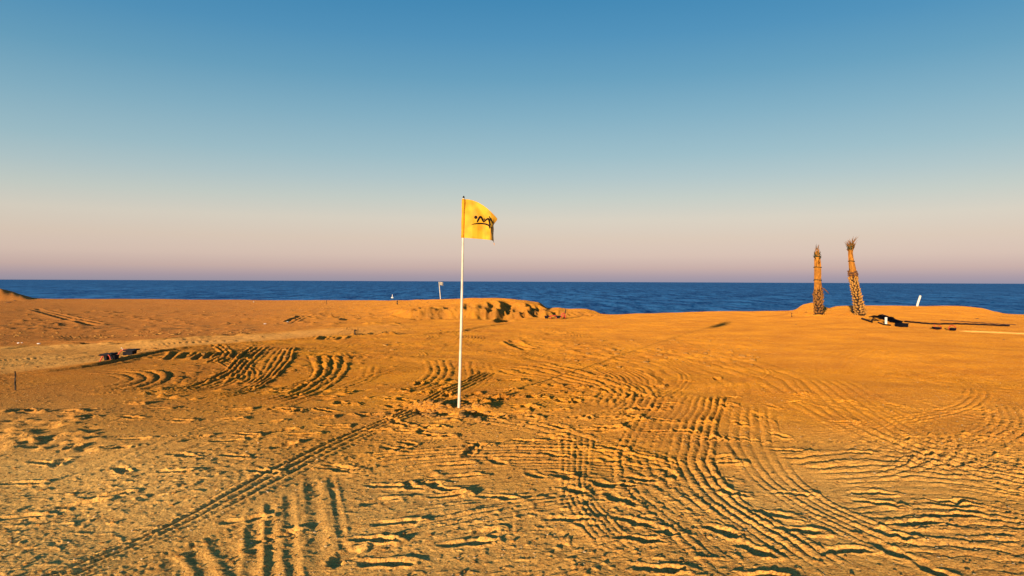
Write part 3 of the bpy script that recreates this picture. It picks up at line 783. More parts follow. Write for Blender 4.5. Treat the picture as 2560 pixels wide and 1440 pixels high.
# ------------------------------------------------------------------ the near flag
def flag_thing():
    x0, y0 = fx, fy
    z0 = height_at(x0, y0)
    t = empty('flagpole', (x0, y0, z0 - .02))
    tag(t, 'tall white flagpole flying a yellow flag with a black mountain emblem', 'flag')
    sc = y0 / F
    # top of the pole seen at (1159, 495)
    d = ray(1159.0, 494.0); top = Vector((d[0] * y0, y0, CAM_H + d[2] * y0)) - t.location
    bm = bmesh.new()
    K = 14
    pts = [Vector((0, 0, -.25)).lerp(Vector((0, 0, 0)), 1.0)] 
    pts = [Vector((0, 0, -.2))] + [Vector((top.x * (k / K) + .006 * math.sin(k / K * 3.1), .004 * math.sin(k * .5), top.z * k / K)) for k in range(K + 1)]
    tube(bm, pts, [.0175] * 2 + [.0175 - .006 * k / K for k in range(1, K + 1)], 14)
    link('pole', bm, M_white, t, True)
    bm = bmesh.new()
    tube(bm, [top + Vector((0, 0, -.005)), top + Vector((.001, 0, .006)), top + Vector((.002, 0, .02))], [.011, .013, .004], 10)
    link('pole_cap', bm, M_black, t, True)
    # cloth: columns from the pole to the flying edge, given at this distance in pixels and metres of depth
    us = np.array([0, .15, .3, .45, .6, .72, .82, .9, .96, 1.0])
    tx = np.array([0, 11, 23, 36, 49, 59, 68, 75, 80.5, 84.]); ty = np.array([0, 1, 3.5, 8.5, 16, 23.5, 32, 39, 45, 49.])
    bx = np.array([0, 11, 22, 34, 47, 57, 66, 71, 73.5, 75.]); by = np.array([97, 97.5, 98.5, 99.5, 100.5, 101.5, 102.5, 104, 106, 111.])
    dt = np.array([0, .012, .022, .010, -.012, -.022, -.02, .0, .02, .035]); db = np.array([0, -.012, -.020, -.012, .012, .016, -.004, .02, .075, .12])
    def surf(u, v):
        X0 = np.interp(u, us, tx); Y0 = np.interp(u, us, ty); X1 = np.interp(u, us, bx); Y1 = np.interp(u, us, by)
        D0 = np.interp(u, us, dt); D1 = np.interp(u, us, db)
        x = X0 + (X1 - X0) * v; y = Y0 + (Y1 - Y0) * v
        k = sstep(.0, .35, v)
        x = X0 + (X1 - X0) * k if u > .85 else x
        dep = D0 + (D1 - D0) * sstep(0., .6, v)
        # diagonal wrinkles from the upper hoist corner, soft vertical billow
        dep += .010 * math.sin((v * 1.2 - u * 1.25) * 9) * math.exp(-((v - u * .75) / .3)**2) * min(1, u * 3)
        dep += .006 * math.sin(u * 11 + v * 2.5) * min(1, u * 2)
        x += .9 * math.sin(v * 7) * max(0, u - .7) * 3
        if u > .9: x += (u - .9) * 10 * (-6 * math.exp(-((v - .22) / .12)**2)) * .5
        return x, y, dep
    hx, hy = 1159.5, 497.5
    def world(u, v, off=0.0):
        x, y, dep = surf(u, v)
        lean = -2.2 * (y / 97)
        yy = y0 + dep + off
        d = ray(hx + x + lean * max(0, 1 - u * 1.2), hy + y)
        return Vector((d[0] * yy, yy, CAM_H + d[2] * yy)) - t.location
    bm = bmesh.new()
    NU, NV = 64, 44
    g_ = [[bm.verts.new(world(i / NU, j / NV)) for j in range(NV + 1)] for i in range(NU + 1)]
    for i in range(NU):
        for j in range(NV):
            bm.faces.new((g_[i][j], g_[i + 1][j], g_[i + 1][j + 1], g_[i][j + 1]))
    m_fl, n_, b_ = nodes('yellow_cloth')
    b_.inputs['Base Color'].default_value = (.5, .3, .01, 1)
    b_.inputs['Roughness'].default_value = .75
    b_.inputs['Sheen Weight'].default_value = .15
    wv = n_.nodes.new('ShaderNodeTexNoise'); wv.inputs['Scale'].default_value = 9; wv.inputs['Detail'].default_value = 1
    tcn = n_.nodes.new('ShaderNodeTexCoord'); n_.links.new(tcn.outputs['Object'], wv.inputs['Vector'])
    crr = n_.nodes.new('ShaderNodeValToRGB'); crr.color_ramp.elements[0].color = (.52, .24, .004, 1); crr.color_ramp.elements[1].color = (.60, .34, .006, 1)
    crr.color_ramp.elements[0].position = .35; crr.color_ramp.elements[1].position = .6
    n_.links.new(wv.outputs['Fac'], crr.inputs[0]); n_.links.new(crr.outputs[0], b_.inputs['Base Color'])
    cloth = link('flag_cloth', bm, m_fl, t, True)
    # hem sleeve round the pole
    bm = bmesh.new()
    pp = [world(0, v / 10) + Vector((-.004, 0, 0)) for v in range(11)]
    tube(bm, pp, [.0185 + .0015 * math.sin(k * 1.3) for k in range(11)], 12)
    m_hem = mat('orange_hem', (.70, .30, .008), .8, .1, 20)
    link('sleeve', bm, m_hem, t, True)
    # emblem: dot, ridge line, ground line printed on the cloth
    grid = [(i / 90, j / 90) for i in range(91) for j in range(91)]
    gp = np.array([surf(u, v)[:2] for u, v in grid])
    def inv(px, py):
        tgt = np.array([px - hx, py - hy])
        k = int(np.argmin(((gp - tgt)**2).sum(1))); u, v = grid[k]
        st = .01
        best = ((gp[k] - tgt)**2).sum()
        for _ in range(60):
            imp = False
            for du, dv in ((st, 0), (-st, 0), (0, st), (0, -st)):
                uu, vv = min(1, max(0, u + du)), min(1, max(0, v + dv))
                s_ = surf(uu, vv); e = (s_[0] - tgt[0])**2 + (s_[1] - tgt[1])**2
                if e < best: best, u, v, imp = e, uu, vv, True
            if not imp: st /= 2
        return u, v
    def z9(p): return (1080 + p[0] / 9.6, 470 + p[1] / 9.6)
    def stroke(bm, pts, ws):
        c_ = catmull([z9(p) for p in pts], 26)
        wv_ = np.interp(np.linspace(0, 1, 26), np.linspace(0, 1, len(ws)), ws)
        L_, R_ = [], []
        for i in range(len(c_)):
            d_ = c_[min(i + 1, 25)] - c_[max(i - 1, 0)]; d_ /= np.hypot(*d_) + 1e-9
            nn = np.array([-d_[1], d_[0]]) * wv_[i] * .66
            for lst, q in ((L_, c_[i] + nn), (R_, c_[i] - nn)):
                lst.append(bm.verts.new(world(*inv(*q), off=-.0045)))
        for i in range(25): bm.faces.new((L_[i], L_[i + 1], R_[i + 1], R_[i]))
    bm = bmesh.new()
    stroke(bm, [(1082, 825), (1105, 780), (1140, 712), (1165, 690), (1192, 715), (1225, 782), (1250, 825)], [1.2, 3.2, 3.2, 3.6, 3.4, 3.4, 1.5])
    stroke(bm, [(1240, 810), (1285, 775), (1322, 746), (1352, 742), (1375, 785), (1392, 900)], [2.6, 2.4, 3.0, 3.6, 3.8, 3.0])
    stroke(bm, [(955, 876), (1050, 858), (1170, 850), (1290, 866), (1370, 902), (1432, 962)], [.8, 2.0, 2.8, 2.8, 3.0, 2.0])
    stroke(bm, [(1372, 680), (1405, 740), (1432, 800), (1448, 850)], [1.6, 3.0, 2.8, 1.4])
    stroke(bm, [(1240, 735), (1258, 745), (1276, 742)], [1.0, 3.0, 1.0])
    stroke(bm, [(1370, 905), (1378, 930), (1384, 975)], [2.4, 2.4, 1.2])
    cx_, cy_ = z9((1055, 702))
    ctr = bm.verts.new(world(*inv(cx_, cy_), off=-.0047))
    ring = [bm.verts.new(world(*inv(cx_ + 3.9 * math.cos(a), cy_ + 4.3 * math.sin(a)), off=-.0047)) for a in [k * math.pi / 10 for k in range(20)]]
    for k in range(20): bm.faces.new((ctr, ring[k], ring[(k + 1) % 20]))
    bmesh.ops.solidify(bm, geom=bm.faces[:], thickness=.0006)
    e = link('emblem', bm, M_ink, cloth)
    # loose thread at the lower fly corner
    bm = bmesh.new()
    p = world(1, 1)
    tube(bm, [p + Vector((0, -.003, .006)), p + Vector((.003, 0, -.012)), p + Vector((.002, 0, -.028))], [.004, .003, .0015], 6)
    link('frayed_corner', bm, m_hem, cloth)
flag_thing()

# ------------------------------------------------------------------ the far flag
def at_depth(px, py, Yd):
    d = ray(float(px), float(py))
    return Vector((d[0] * Yd, Yd, CAM_H + d[2] * Yd))
def far_flag():
    Yd = 50.0
    p0 = at_depth(1101.5, 750, Yd); p1 = at_depth(1097.5, 704.5, Yd)
    zb = float(base_height(p0.x, p0.y))
    dirn = (p1 - p0) / (p1.z - p0.z)
    base = p0 + dirn * (zb - .1 - p0.z)
    t = empty('flagpole', base)
    tag(t, 'small distant white flag on a thin pole against the sea', 'flag')
    bm = bmesh.new(); tube(bm, [Vector((0, 0, 0)), p1 - base], [.034, .028], 8)
    link('pole', bm, M_white, t, True)
    bm = bmesh.new()
    w_ = .27; h_ = .24
    a = p1 - base
    for i in range(9):
        for j in range(5):
            bm.verts.new(a + Vector((.02 + w_ * i / 8, .05 * math.sin(i * .8 + j * .3), -.0 - h_ * j / 4 - .03 * (i / 8)**2 - (.012 if j == 4 and i > 6 else 0))))
    bm.verts.ensure_lookup_table()
    for i in range(8):
        for j in range(4):
            bm.faces.new([bm.verts[q] for q in (i * 5 + j, i * 5 + 5 + j, i * 5 + 6 + j, i * 5 + 1 + j)])
    bmesh.ops.solidify(bm, geom=bm.faces[:], thickness=.004)
    link('flag_cloth', bm, M_white, t, True)
far_flag()

# ------------------------------------------------------------------ bound palm trunks
def palm(label, pxs, boot_top, dark_to, seed, collar=None, green_band=None, broken=False, boot_mat=M_boot, splay=1.0, ties=(), wisps=12):
    """pxs: list of (photo x, photo y, half width px) from the base to the top"""
    rr = random.Random(seed)
    base = ground(pxs[0][0], pxs[0][1])[0]
    Yd = base[1]
    base[2] = height_at(base[0], base[1])
    t = empty('palm_tree', base)
    tag(t, label, 'palm tree', 'newly planted palms on the sand mound')
    b0 = Vector(base)
    k_ = Yd / F
    P = catmull([(p[0], p[1], p[2]) for p in pxs], 60)
    pts = [at_depth(p[0], p[1], Yd) - b0 for p in P]; rad = [max(.012, p[2] * k_ * .92) for p in P]
    pts[0].z -= .25
    def at(f):      # f 0..1
        i = min(58, int(f * 59)); u = f * 59 - i
        return pts[i].lerp(pts[i + 1], u), rad[i] * (1 - u) + rad[i + 1] * u
    def frac(y):
        ys = P[:, 1]
        return float(np.interp(-y, -ys, np.linspace(0, 1, 60)))
    fb = frac(boot_top)
    bm = bmesh.new()
    nn = 24
    tube(bm, [at(fb * i / nn * 1.04)[0] for i in range(nn + 1)], [at(fb * i / nn)[1] * .84 for i in range(nn + 1)], 16)
    link('trunk', bm, M_bark, t, True)
    # overlapping cut leaf bases in a spiral
    bm = bmesh.new(); bmd = bmesh.new()
    Ln = (at(fb)[0] - at(0)[0]).length
    rows = int(Ln / .105)
    for r in range(rows):
        f = fb * (r + .5) / rows
        p, ra = at(f); p2, _ = at(min(1, f + .02)); ax = (p2 - p).normalized()
        q = ax.to_track_quat('Z', 'Y')
        for s in range(8):
            a = 2 * math.pi * (s + (r % 2) * .5) / 8 + rr.uniform(-.2, .2)
            out_ = q @ Vector((math.cos(a), math.sin(a), 0)); tan = ax.cross(out_).normalized()
            wd = ra * .29 * rr.uniform(.75, 1.15); ht = .085 * rr.uniform(.8, 1.25); dpth = ra * .42 * rr.uniform(.6, 1.3)
            c0 = p + out_ * ra * .80
            tgt = bmd if (boot_mat is M_bootd) else bm
            v = [tgt.verts.new(x) for x in (
                c0 - tan * wd - ax * ht * .35, c0 + tan * wd - ax * ht * .35, c0 - ax * ht * .9,
                c0 + out_ * dpth - tan * wd * .55 + ax * ht * .45, c0 + out_ * dpth + tan * wd * .55 + ax * ht * .45, c0 + out_ * dpth * .55 - ax * ht * .5,
                c0 + ax * ht * .35)]
            for fc in ((0, 5, 3), (5, 4, 3), (5, 1, 4), (0, 2, 5), (2, 1, 5), (3, 4, 6), (0, 3, 6), (4, 1, 6)):
                tgt.faces.new([v[i] for i in fc])
    if boot_mat is M_bootd:
        bm.free(); bm = bmd
    else: bmd.free()
    o = link('leaf_bases', bm, boot_mat, t); tag(o, kind='stuff')
    # bundle of bound frond stalks
    bm = bmesh.new()
    for s in range(46):
        a = rr.uniform(0, 2 * math.pi); rr_ = math.sqrt(rr.uniform(.15, 1)) * .82
        f0 = fb - .06 + rr.uniform(0, .05); f1 = rr.choice([rr.uniform(.82, 1.0), rr.uniform(.6, .9)])
        pl, rl = [], []
        tw = rr.uniform(-.5, .5)
        for i in range(9):
            f = f0 + (f1 - f0) * i / 8
            p, ra = at(f); aa = a + tw * i / 8
            pl.append(p + Vector((math.cos(aa) * ra * rr_, math.sin(aa) * ra * rr_, 0)))
            rl.append(max(.006, ra * .20 * (1 - .5 * i / 8) * (.35 if i == 8 else 1)))
        tube(bm, pl, rl, 5)
    link('frond_stalks', bm, M_frond, t, True)
    bm = bmesh.new()
    p0, r0 = at(fb - .05)
    tube(bm, [at(fb - .05 + (.93 - fb + .05) * i / 16)[0] for i in range(17)], [at(fb - .05 + (.93 - fb + .05) * i / 16)[1] * .72 for i in range(17)], 12)
    link('frond_core', bm, M_frond, t, True)
    # thin dry leaflets sticking out at the top
    bm = bmesh.new(); bg_ = bmesh.new()
    for s in range(wisps * 5):
        f = rr.uniform(.78, .98); p, ra = at(f)
        a = rr.uniform(0, 2 * math.pi)
        d_ = Vector((math.cos(a) * .35 * splay, math.sin(a) * .35 * splay, 1)).normalized()
        L = rr.uniform(.10, .34) * splay ** .5
        st = p + Vector((math.cos(a), math.sin(a), 0)) * ra * .6
        e = st + d_ * L + Vector((math.cos(a), math.sin(a), 0)) * L * rr.uniform(0, .35) * splay
        side = d_.cross(Vector((0, -1, .1))).normalized() * .010
        tgt = bm if rr.random() > .06 else bg_
        m_ = st.lerp(e, .5) + Vector((0, 0, .01))
        v = [tgt.verts.new(x) for x in (st - side, st + side, m_ + side * .9, m_ - side * .9, e)]
        tgt.faces.new((v[0], v[1], v[2], v[3])); tgt.faces.new((v[3], v[2], v[4]))
    for m__ in (bm, bg_): bmesh.ops.solidify(m__, geom=m__.faces[:], thickness=.004)
    o = link('dry_leaflets', bm, M_frond, t); tag(o, kind='stuff')
    # green tuft
    y0_, y1_ = green_band
    fa, fbn = frac(y1_), frac(y0_)
    for s in range(60):
        f = rr.uniform(fa, fbn); p, ra = at(f); a = rr.uniform(0, 2 * math.pi)
        o_ = Vector((math.cos(a), math.sin(a), 0))
        st = p + o_ * ra * .80; L = rr.uniform(.07, .15)
        e = st + Vector((0, 0, L)) + o_ * rr.uniform(.0, .07)
        tn = o_.cross(Vector((0, 0, 1))) * .016
        v = [bg_.verts.new(x) for x in (st - tn, st + tn, st.lerp(e, .5) + tn * 1.1 + o_ * .03, st.lerp(e, .5) - tn * 1.1 + o_ * .03, e)]
        bg_.faces.new((v[0], v[1], v[2], v[3])); bg_.faces.new((v[3], v[2], v[4]))
    o = link('green_leaflets', bg_, M_frond_g, t); tag(o, kind='stuff')
    for ty_ in ties:
        f = frac(ty_); p, ra = at(f)
        bm = bmesh.new()
        ringp = [p + Vector((math.cos(a) * ra * 1.0, math.sin(a) * ra * 1.0, .012 * math.sin(a * 2))) for a in [k * math.pi / 9 for k in range(19)]]
        tube(bm, ringp, .016, 6)
        link('binding', bm, M_twine, t, True)
    if collar:
        f = frac(collar); bm = bmesh.new()
        for s in range(42):
            a = rr.uniform(0, 2 * math.pi); p, ra = at(f + rr.uniform(-.03, .03)); o_ = Vector((math.cos(a), math.sin(a), 0))
            st = p + o_ * ra * .7; e = st + o_ * rr.uniform(.06, .17) + Vector((0, 0, rr.uniform(-.05, .08)))
            tube(bm, [st, st.lerp(e, .6) + Vector((0, 0, .02)), e], [.045, .035, .010], 5)
        link('husk_collar', bm, M_husk, t)
    if broken:
        bm = bmesh.new()
        q = [at_depth(x, y, Yd - .25) - b0 for x, y in ((2052, 719), (2060, 722), (2067, 728), (2073, 735))]
        tube(bm, q, [.03, .028, .022, .008], 6)
        link('broken_frond', bm, M_husk, t, True)

palm('upright bound palm, left of the pair, dark scaly base and green top',
     [(2047, 789, 13), (2046, 760, 12), (2045, 740, 12.5), (2045, 722, 11), (2044, 700, 10), (2044, 670, 10), (2043, 648, 9.5), (2043, 634, 7), (2042.5, 619, 2.5)],
     726, 726, 3, green_band=(632, 650), broken=True, boot_mat=M_bootd, splay=.45, ties=(641, 668, 700), wisps=6)
palm('leaning bound palm, right of the pair, bright scaly base and ragged collar',
     [(2152, 790, 15), (2147, 765, 13), (2141, 735, 11.5), (2136, 710, 11), (2132, 690, 11), (2131, 672, 9.5), (2128, 650, 7.5), (2126, 632, 6.5), (2128, 618, 7), (2131, 601, 3.5)],
     692, 0, 5, collar=686, green_band=(612, 628), boot_mat=M_boot, splay=1.25, ties=(653,), wisps=13)

# ------------------------------------------------------------------ stakes and posts
def stake(label, px, py, ytop, r, m, pxt=None, Yd=None, name='marker_stake', cat='stake', group=None, off=0):
    if Yd is None:
        p = ground(px, py)[0]; Yd = p[1]
        p[2] = height_at(p[0], p[1])
        base = Vector(p)
    else:
        base = at_depth(px, py, Yd); base.z = height_at(base.x, base.y)
    wob = 0 if name == 'white_post' else .3
    top = at_depth(px if pxt is None else pxt, ytop, Yd + off)
    bm = bmesh.new()
    a = Vector((0, 0, -.1)); e = top - base
    K = 5
    tube(bm, [a] + [e * (k / K) + Vector((r * wob * math.sin(k * 2.1), 0, 0)) for k in range(1, K + 1)], [r] * K + [r * (.97 if wob == 0 else .8)], 9)
    o = link(name, bm, m, None, True)
    o.location = base
    tag(o, label, cat, group)
    return o
ks = .0
stake('thin dark stake standing alone at the left edge of the picture', 38, 978, 928, .012, M_darkwood)
stake('short dark stake before the low dark tufts, left of the flagpole', 887, 837, 824, .028, M_darkwood)
stake('dark stub of a stake near the sea, left of the distant white flag', 993, 762, 752, .04, M_darkwood)
stake('thin grey stake on the pale bank top, far left of the flagpole', 816, 761, 750, .016, M_darkwood)
stake('thin stake on the bank just below the distant white flag', 1094, 761, 751, .014, M_darkwood)
stake('thin stake on the bank between the distant white flag and the flagpole', 1132, 760, 749, .014, M_darkwood)
stake('thin stake at the left foot of the palm mound', 1979, 794, 782, .016, M_darkwood)
stake('leaning dark stake beside the red-legged stands right of the worn bank', 1409, 796, 773, .022, M_darkwood, pxt=1415)
stake('short thick white post standing upright in the black heap by the leaning palm', 2215, 812, 793, .042, M_whitepvc, name='white_post', cat='post')
stake('slanting white post on the crest of the mound against the sea', 2292, 768, 739, .06, M_whitepvc, pxt=2301, Yd=39.2, name='white_post', cat='post')

# ------------------------------------------------------------------ low black stands with red tube legs
def low_stand(label, px, py, parts, group='low black stands with red tube legs'):
    base = ground(px, py)[0]; base[2] = height_at(base[0], base[1])
    Yd = base[1]; b0 = Vector(base)
    t = empty('low_stand', b0)
    tag(t, label, 'stand', group)
    k = Yd / F
    def L(x, y, dy=0): return at_depth(x, y, Yd + dy) - b0
    for kind, *a in parts:
        bm = bmesh.new()
        if kind == 'lid':      # x0,y0,x1,y1, overhang depth
            x0, x1, y, h, dep, sl_ = a
            c = L((x0 + x1) / 2, y); w_ = (x1 - x0) * k
            box(bm, c, (w_, dep, h * k), Matrix.Rotation(-sl_, 3, 'Y'), bev=min(.008, h * k * .3))
            link('lid', bm, M_black, t)
        elif kind == 'box':
            x0, x1, y0, y1, dep = a
            c = L((x0 + x1) / 2, (y0 + y1) / 2)
            box(bm, c, ((x1 - x0) * k, dep, (y1 - y0) * k), bev=.006, taper=.88)
            link('body', bm, M_black, t)
        elif kind == 'leg':
            pts, r, dy = a
            q = catmull(pts, 12)
            tube(bm, [L(x, y, dy) for x, y in q], r, 7)
            link('leg', bm, M_red, t, True)
        elif kind == 'clip':
            x, y, r = a
            bmesh.ops.create_icosphere(bm, subdivisions=1, radius=r * k, matrix=Matrix.Translation(L(x, y, -.06)))
            link('clip', bm, M_whitepvc, t)
low_stand('nearer red-legged black stand by the left track, flat lid over two boxes', 268, 904,
          [('lid', 256, 287, 885.5, 5, .22, .06), ('box', 264, 271, 888, 903, .12), ('box', 279.5, 292.5, 887.5, 903, .16),
           ('leg', [(259, 888), (255, 893), (251, 901), (247, 907)], .011, -.08), ('leg', [(270, 887), (274, 891), (276, 898), (276, 906)], .009, -.13), ('leg', [(259, 888), (263, 893), (262, 905)], .009, .1)])
low_stand('farther red-legged black stand by the left track, deep box and arched leg', 318, 890,
          [('lid', 315, 343.5, 874.5, 3.5, .24, .02), ('box', 320, 337, 876, 888.5, .18), ('box', 311, 320.5, 879, 888, .15),
           ('leg', [(293, 891), (297, 884), (303, 877), (309, 874), (317, 874)], .010, -.04), ('leg', [(340, 875), (339, 883), (341, 891)], .009, .08), ('clip', 304, 870, 1.6), ('clip', 307, 873, 1.4), ('clip', 324, 886, 1.0)])
low_stand('left red-legged stand below the hose on the palm mound, flat black tray', 2344, 823,
          [('lid', 2334, 2350, 819.5, 4, .2, -.05), ('box', 2337, 2347, 820, 823.5, .15), ('leg', [(2335, 811), (2337, 815), (2338, 820), (2338, 824)], .012, 0), ('leg', [(2345, 814), (2351, 815), (2353, 819), (2352, 824)], .012, -.05)])
low_stand('right red-legged stand below the hose, arched red leg over a small box', 2382, 826,
          [('box', 2377, 2387, 820, 826, .16), ('lid', 2375, 2387, 821, 2.5, .18, .0), ('leg', [(2372, 824), (2373, 817), (2380, 813.5), (2387, 816), (2389, 821), (2387, 826)], .013, -.06)])
low_stand('left red-legged stand at the right foot of the worn bank', 1366, 796,
          [('box', 1362, 1371, 791, 796, .2), ('lid', 1361, 1372, 790.5, 2, .22, 0), ('leg', [(1371, 791), (1378, 790), (1386, 789), (1392, 790)], .02, 0), ('leg', [(1371, 792), (1376, 791), (1377, 797)], .016, -.05)])
low_stand('right red-legged stand below the worn bank, with a tall red hoop', 1398, 797,
          [('box', 1391, 1400, 791, 796, .2), ('lid', 1390, 1401, 790.5, 2, .22, 0), ('leg', [(1403, 795), (1404, 788), (1407, 783), (1412, 786), (1413, 796)], .02, 0), ('leg', [(1400, 791), (1406, 790), (1411, 790)], .02, 0), ('leg', [(1392, 791), (1391, 794), (1391, 797)], .016, -.05)])

# ------------------------------------------------------------------ black heap by the leaning palm
def heap_things():
    # crumpled sheet
    pts = [(2185, 795), (2200, 797), (2215, 801), (2232, 806), (2248, 811)]
    G = [ground(x, y)[0] for x, y in pts]
    c0 = Vector(G[2]); c0.z = height_at(c0.x, c0.y)
    bm = bmesh.new()
    NU, NV = 34, 10
    vs = []
    rr = random.Random(4)
    for i in range(NU + 1):
        u = i / NU * (len(G) - 1); a = min(int(u), len(G) - 2); f = u - a
        p = Vector(G[a]).lerp(Vector(G[a + 1]), f)
        row = []
        for j in range(NV + 1):
            v = j / NV - .5
            x = p.x + .05 * math.sin(i * 1.3 + j); y = p.y + v * (.55 + .2 * math.sin(i * .5)) 
            zt = height_at(x, y)
            bump = (.10 + .05 * math.sin(i * .9) + .03 * math.sin(i * 2.3 + j * 1.7)) * max(0, 1 - (2 * v)**2) ** .6 * math.sin(math.pi * min(1, max(.08, i / NU)) ) ** .5
            row.append(bm.verts.new(Vector((x, y, zt + .012 + bump + rr.uniform(0, .012))) - c0))
        vs.append(row)
    for i in range(NU):
        for j in range(NV): bm.faces.new((vs[i][j], vs[i + 1][j], vs[i + 1][j + 1], vs[i][j + 1]))
    bmesh.ops.solidify(bm, geom=bm.faces[:], thickness=.006)
    o = link('plastic_sheet', bm, M_black); o.location = c0
    tag(o, 'crumpled black plastic sheet lying on the mound by the leaning palm', 'plastic sheet')
    # crate
    p = ground(2254, 816)[0]; p[2] = height_at(p[0], p[1]); k = p[1] / F
    t = empty('crate', p, .15); tag(t, 'small black open crate at the right end of the crumpled sheet', 'crate')
    W, D_, Hh = 17 * k, .3, 9.5 * k
    for nm, c, s in (('side_panel', (-W / 2, 0, Hh / 2), (.012, D_, Hh)), ('side_panel', (W / 2, 0, Hh / 2), (.012, D_, Hh)), ('front_panel', (0, -D_ / 2 - .007, Hh / 2), (W + .014, .012, Hh * .97)),
                     ('back_panel', (0, D_ / 2 + .007, Hh / 2), (W + .014, .012, Hh * .97)), ('bottom', (0, 0, .012), (W - .016, D_ - .004, .012)), ('rim', (0, -D_ / 2 - .018, Hh * .95), (W + .04, .010, .02))):
        bm = bmesh.new(); box(bm, Vector(c), s, bev=.002); link(nm, bm, M_black, t)
    # bent metal frame
    p = ground(2182, 803)[0]; Yd = p[1]; p[2] = height_at(p[0], p[1]); b0 = Vector(p)
    bm = bmesh.new()
    for pl in ([(2172, 792), (2184, 792), (2196, 794), (2204, 797)], [(2184, 793), (2182, 798), (2178, 802)], [(2186, 796), (2192, 800), (2200, 804)], [(2178, 802), (2184, 800), (2190, 803)]):
        tube(bm, [at_depth(x, y, Yd) - b0 for x, y in pl], .02, 6)
    o = link('bent_frame', bm, M_darkmetal, None, True); o.location = b0
    tag(o, 'bent dark metal frame sticking up at the left end of the crumpled sheet', 'frame')
    # rods on the sand
    for lb, pl, r in (('dark rod lying on the slope below the leaning palm, beside the bent frame', [(2155, 799), (2165, 802), (2180, 808)], .035),
                      ('thin dark rod lying along the lower edge of the crumpled sheet', [(2196, 809), (2210, 812.5), (2226, 814)], .025),
                      ('thin dark rod lying behind the crumpled sheet, running down to the hose', [(2205, 788), (2225, 795), (2240, 801), (2256, 806)], .022)):
        G = [Vector(g_) for g_ in ground([q[0] for q in pl], [q[1] for q in pl])]
        for g_ in G: g_.z = height_at(g_.x, g_.y) + r * .8
        c = G[1]
        bm = bmesh.new(); tube(bm, [g_ - c for g_ in G], r, 7)
        o = link('rod', bm, M_darkmetal, None, True); o.location = c; tag(o, lb, 'rod', 'rods on the palm mound')
    # board by the leaning palm
    p = ground(2133, 785)[0]; p[2] = height_at(p[0], p[1]); b0 = Vector(p); Yd = p[1]
    a = at_depth(2129, 764, Yd + .35) - b0; e = at_depth(2140, 788, Yd) - b0
    bm = bmesh.new()
    wv_ = Vector((.17, .05, 0)); th = Vector((0, .03, .01))
    q = [a - wv_ * .5, a + wv_ * .5, e + wv_ * .8, e - wv_ * .6]
    v1 = [bm.verts.new(x) for x in q]; v2 = [bm.verts.new(x + th) for x in q]
    bm.faces.new(v1); bm.faces.new(v2[::-1])
    for i in range(4): bm.faces.new((v1[i], v1[(i + 1) % 4], v2[(i + 1) % 4], v2[i]))
    o = link('board', bm, mat('dark_board', (.05, .045, .035), .9, .2, 20)); o.location = b0
    tag(o, 'dark board leaning on the left foot of the leaning palm', 'board')
heap_things()

def hose(label, pl, r, m, name='hose', cat='hose'):
    q = catmull(pl, 60)
    G = ground(q[:, 0], q[:, 1])
    P = []
    for i, g_ in enumerate(G):
        P.append(Vector((g_[0], g_[1], height_at(g_[0], g_[1]) + r * .8 + .01 * math.sin(i * .7) ** 2)))
    c = P[30].copy()
    bm = bmesh.new(); tube(bm, [p - c for p in P], r, 7)
    o = link(name, bm, m, None, True); o.location = c; tag(o, label, cat)
hose('long black hose running right from the black crate across the mound', [(2262, 806), (2285, 808), (2330, 811), (2400, 811.5), (2460, 813.5), (2524, 817)], .028, M_black)
hose('thin rust-brown hose lying behind the long black one on the mound', [(2352, 801), (2390, 803), (2440, 807), (2500, 811.5), (2540, 814)], .014, mat('rust_brown_hose', (.12, .05, .03), .7))

# ------------------------------------------------------------------ stones
def rock_mesh(name, seed, sub=1):
    rr = random.Random(seed)
    bm = bmesh.new()
    bmesh.ops.create_icosphere(bm, subdivisions=sub, radius=1)
    for v in bm.verts:
        v.co *= rr.uniform(.75, 1.2); v.co.z *= .6
    me = bpy.data.meshes.new(name); bm.to_mesh(me); bm.free()
    return me
rocks = [rock_mesh('rock_%d' % i, i, 1) for i in range(6)]
def lone(label, px, py, wpx, m, name='stone', cat='stone', group=None, flatz=.6):
    p = ground(px, py)[0]; k = p[1] / F
    me = random.choice(rocks).copy(); me.name = name; me.materials.append(m)
    o = bpy.data.objects.new(name, me); COL.objects.link(o)
    s = wpx * k / 2
    o.scale = (s, s * .8, s * flatz); o.rotation_euler = (0, 0, random.uniform(0, 6))
    o.location = (p[0], p[1], height_at(p[0], p[1]) + s * flatz * .3)
    tag(o, label, cat, group)
lone('white stone on the hard track, leftmost of the row of three', 38, 858.5, 7, M_whitestone)
lone('largest white stone on the hard track, middle of the row of three', 46, 859, 9, M_whitestone)
lone('white stone on the hard track, right end of the row of three', 55, 859, 7, M_whitestone)
lone('single white stone lying in the dark rut of the hard track', 97, 862, 9, M_whitestone)
lone('pale stone on the flat left of the two short diagonal ruts', 662, 809, 7, M_whitestone)
lone('pale stone at the lower end of the two short diagonal ruts', 719, 807, 7, M_whitestone)
lone('white pebble on the orange sand beyond the far left furrows', 634, 755, 4, M_whitestone)
lone('pale round pebble between the wheel track and the broad straight furrows', 667, 1230, 10, M_stone)
lone('dark stone near the shadowed rut left of the flagpole', 1101, 827, 7, M_stoned)
lone('small dark lump on the slope of the palm mound right of the hose', 2443, 796, 10, M_stoned, flatz=.4)
lone('small dark lump on the sand at the right edge below the pale strip', 2510, 850, 7, M_stoned)
lone('small dark stone on the smooth sand below the upright palm', 1990, 812, 4.5, M_stoned)
lone('dark clod on the sand before the left foot of the upright palm', 2015, 781, 9, M_stoned, flatz=.4)
lone('dark clod on the sand just right of the leaning palm', 2173, 768, 10, M_stoned, flatz=.35)
lone('dark clod on the left dune foot by the shore, wide and flat', 22, 748, 14, M_stoned, flatz=.3)
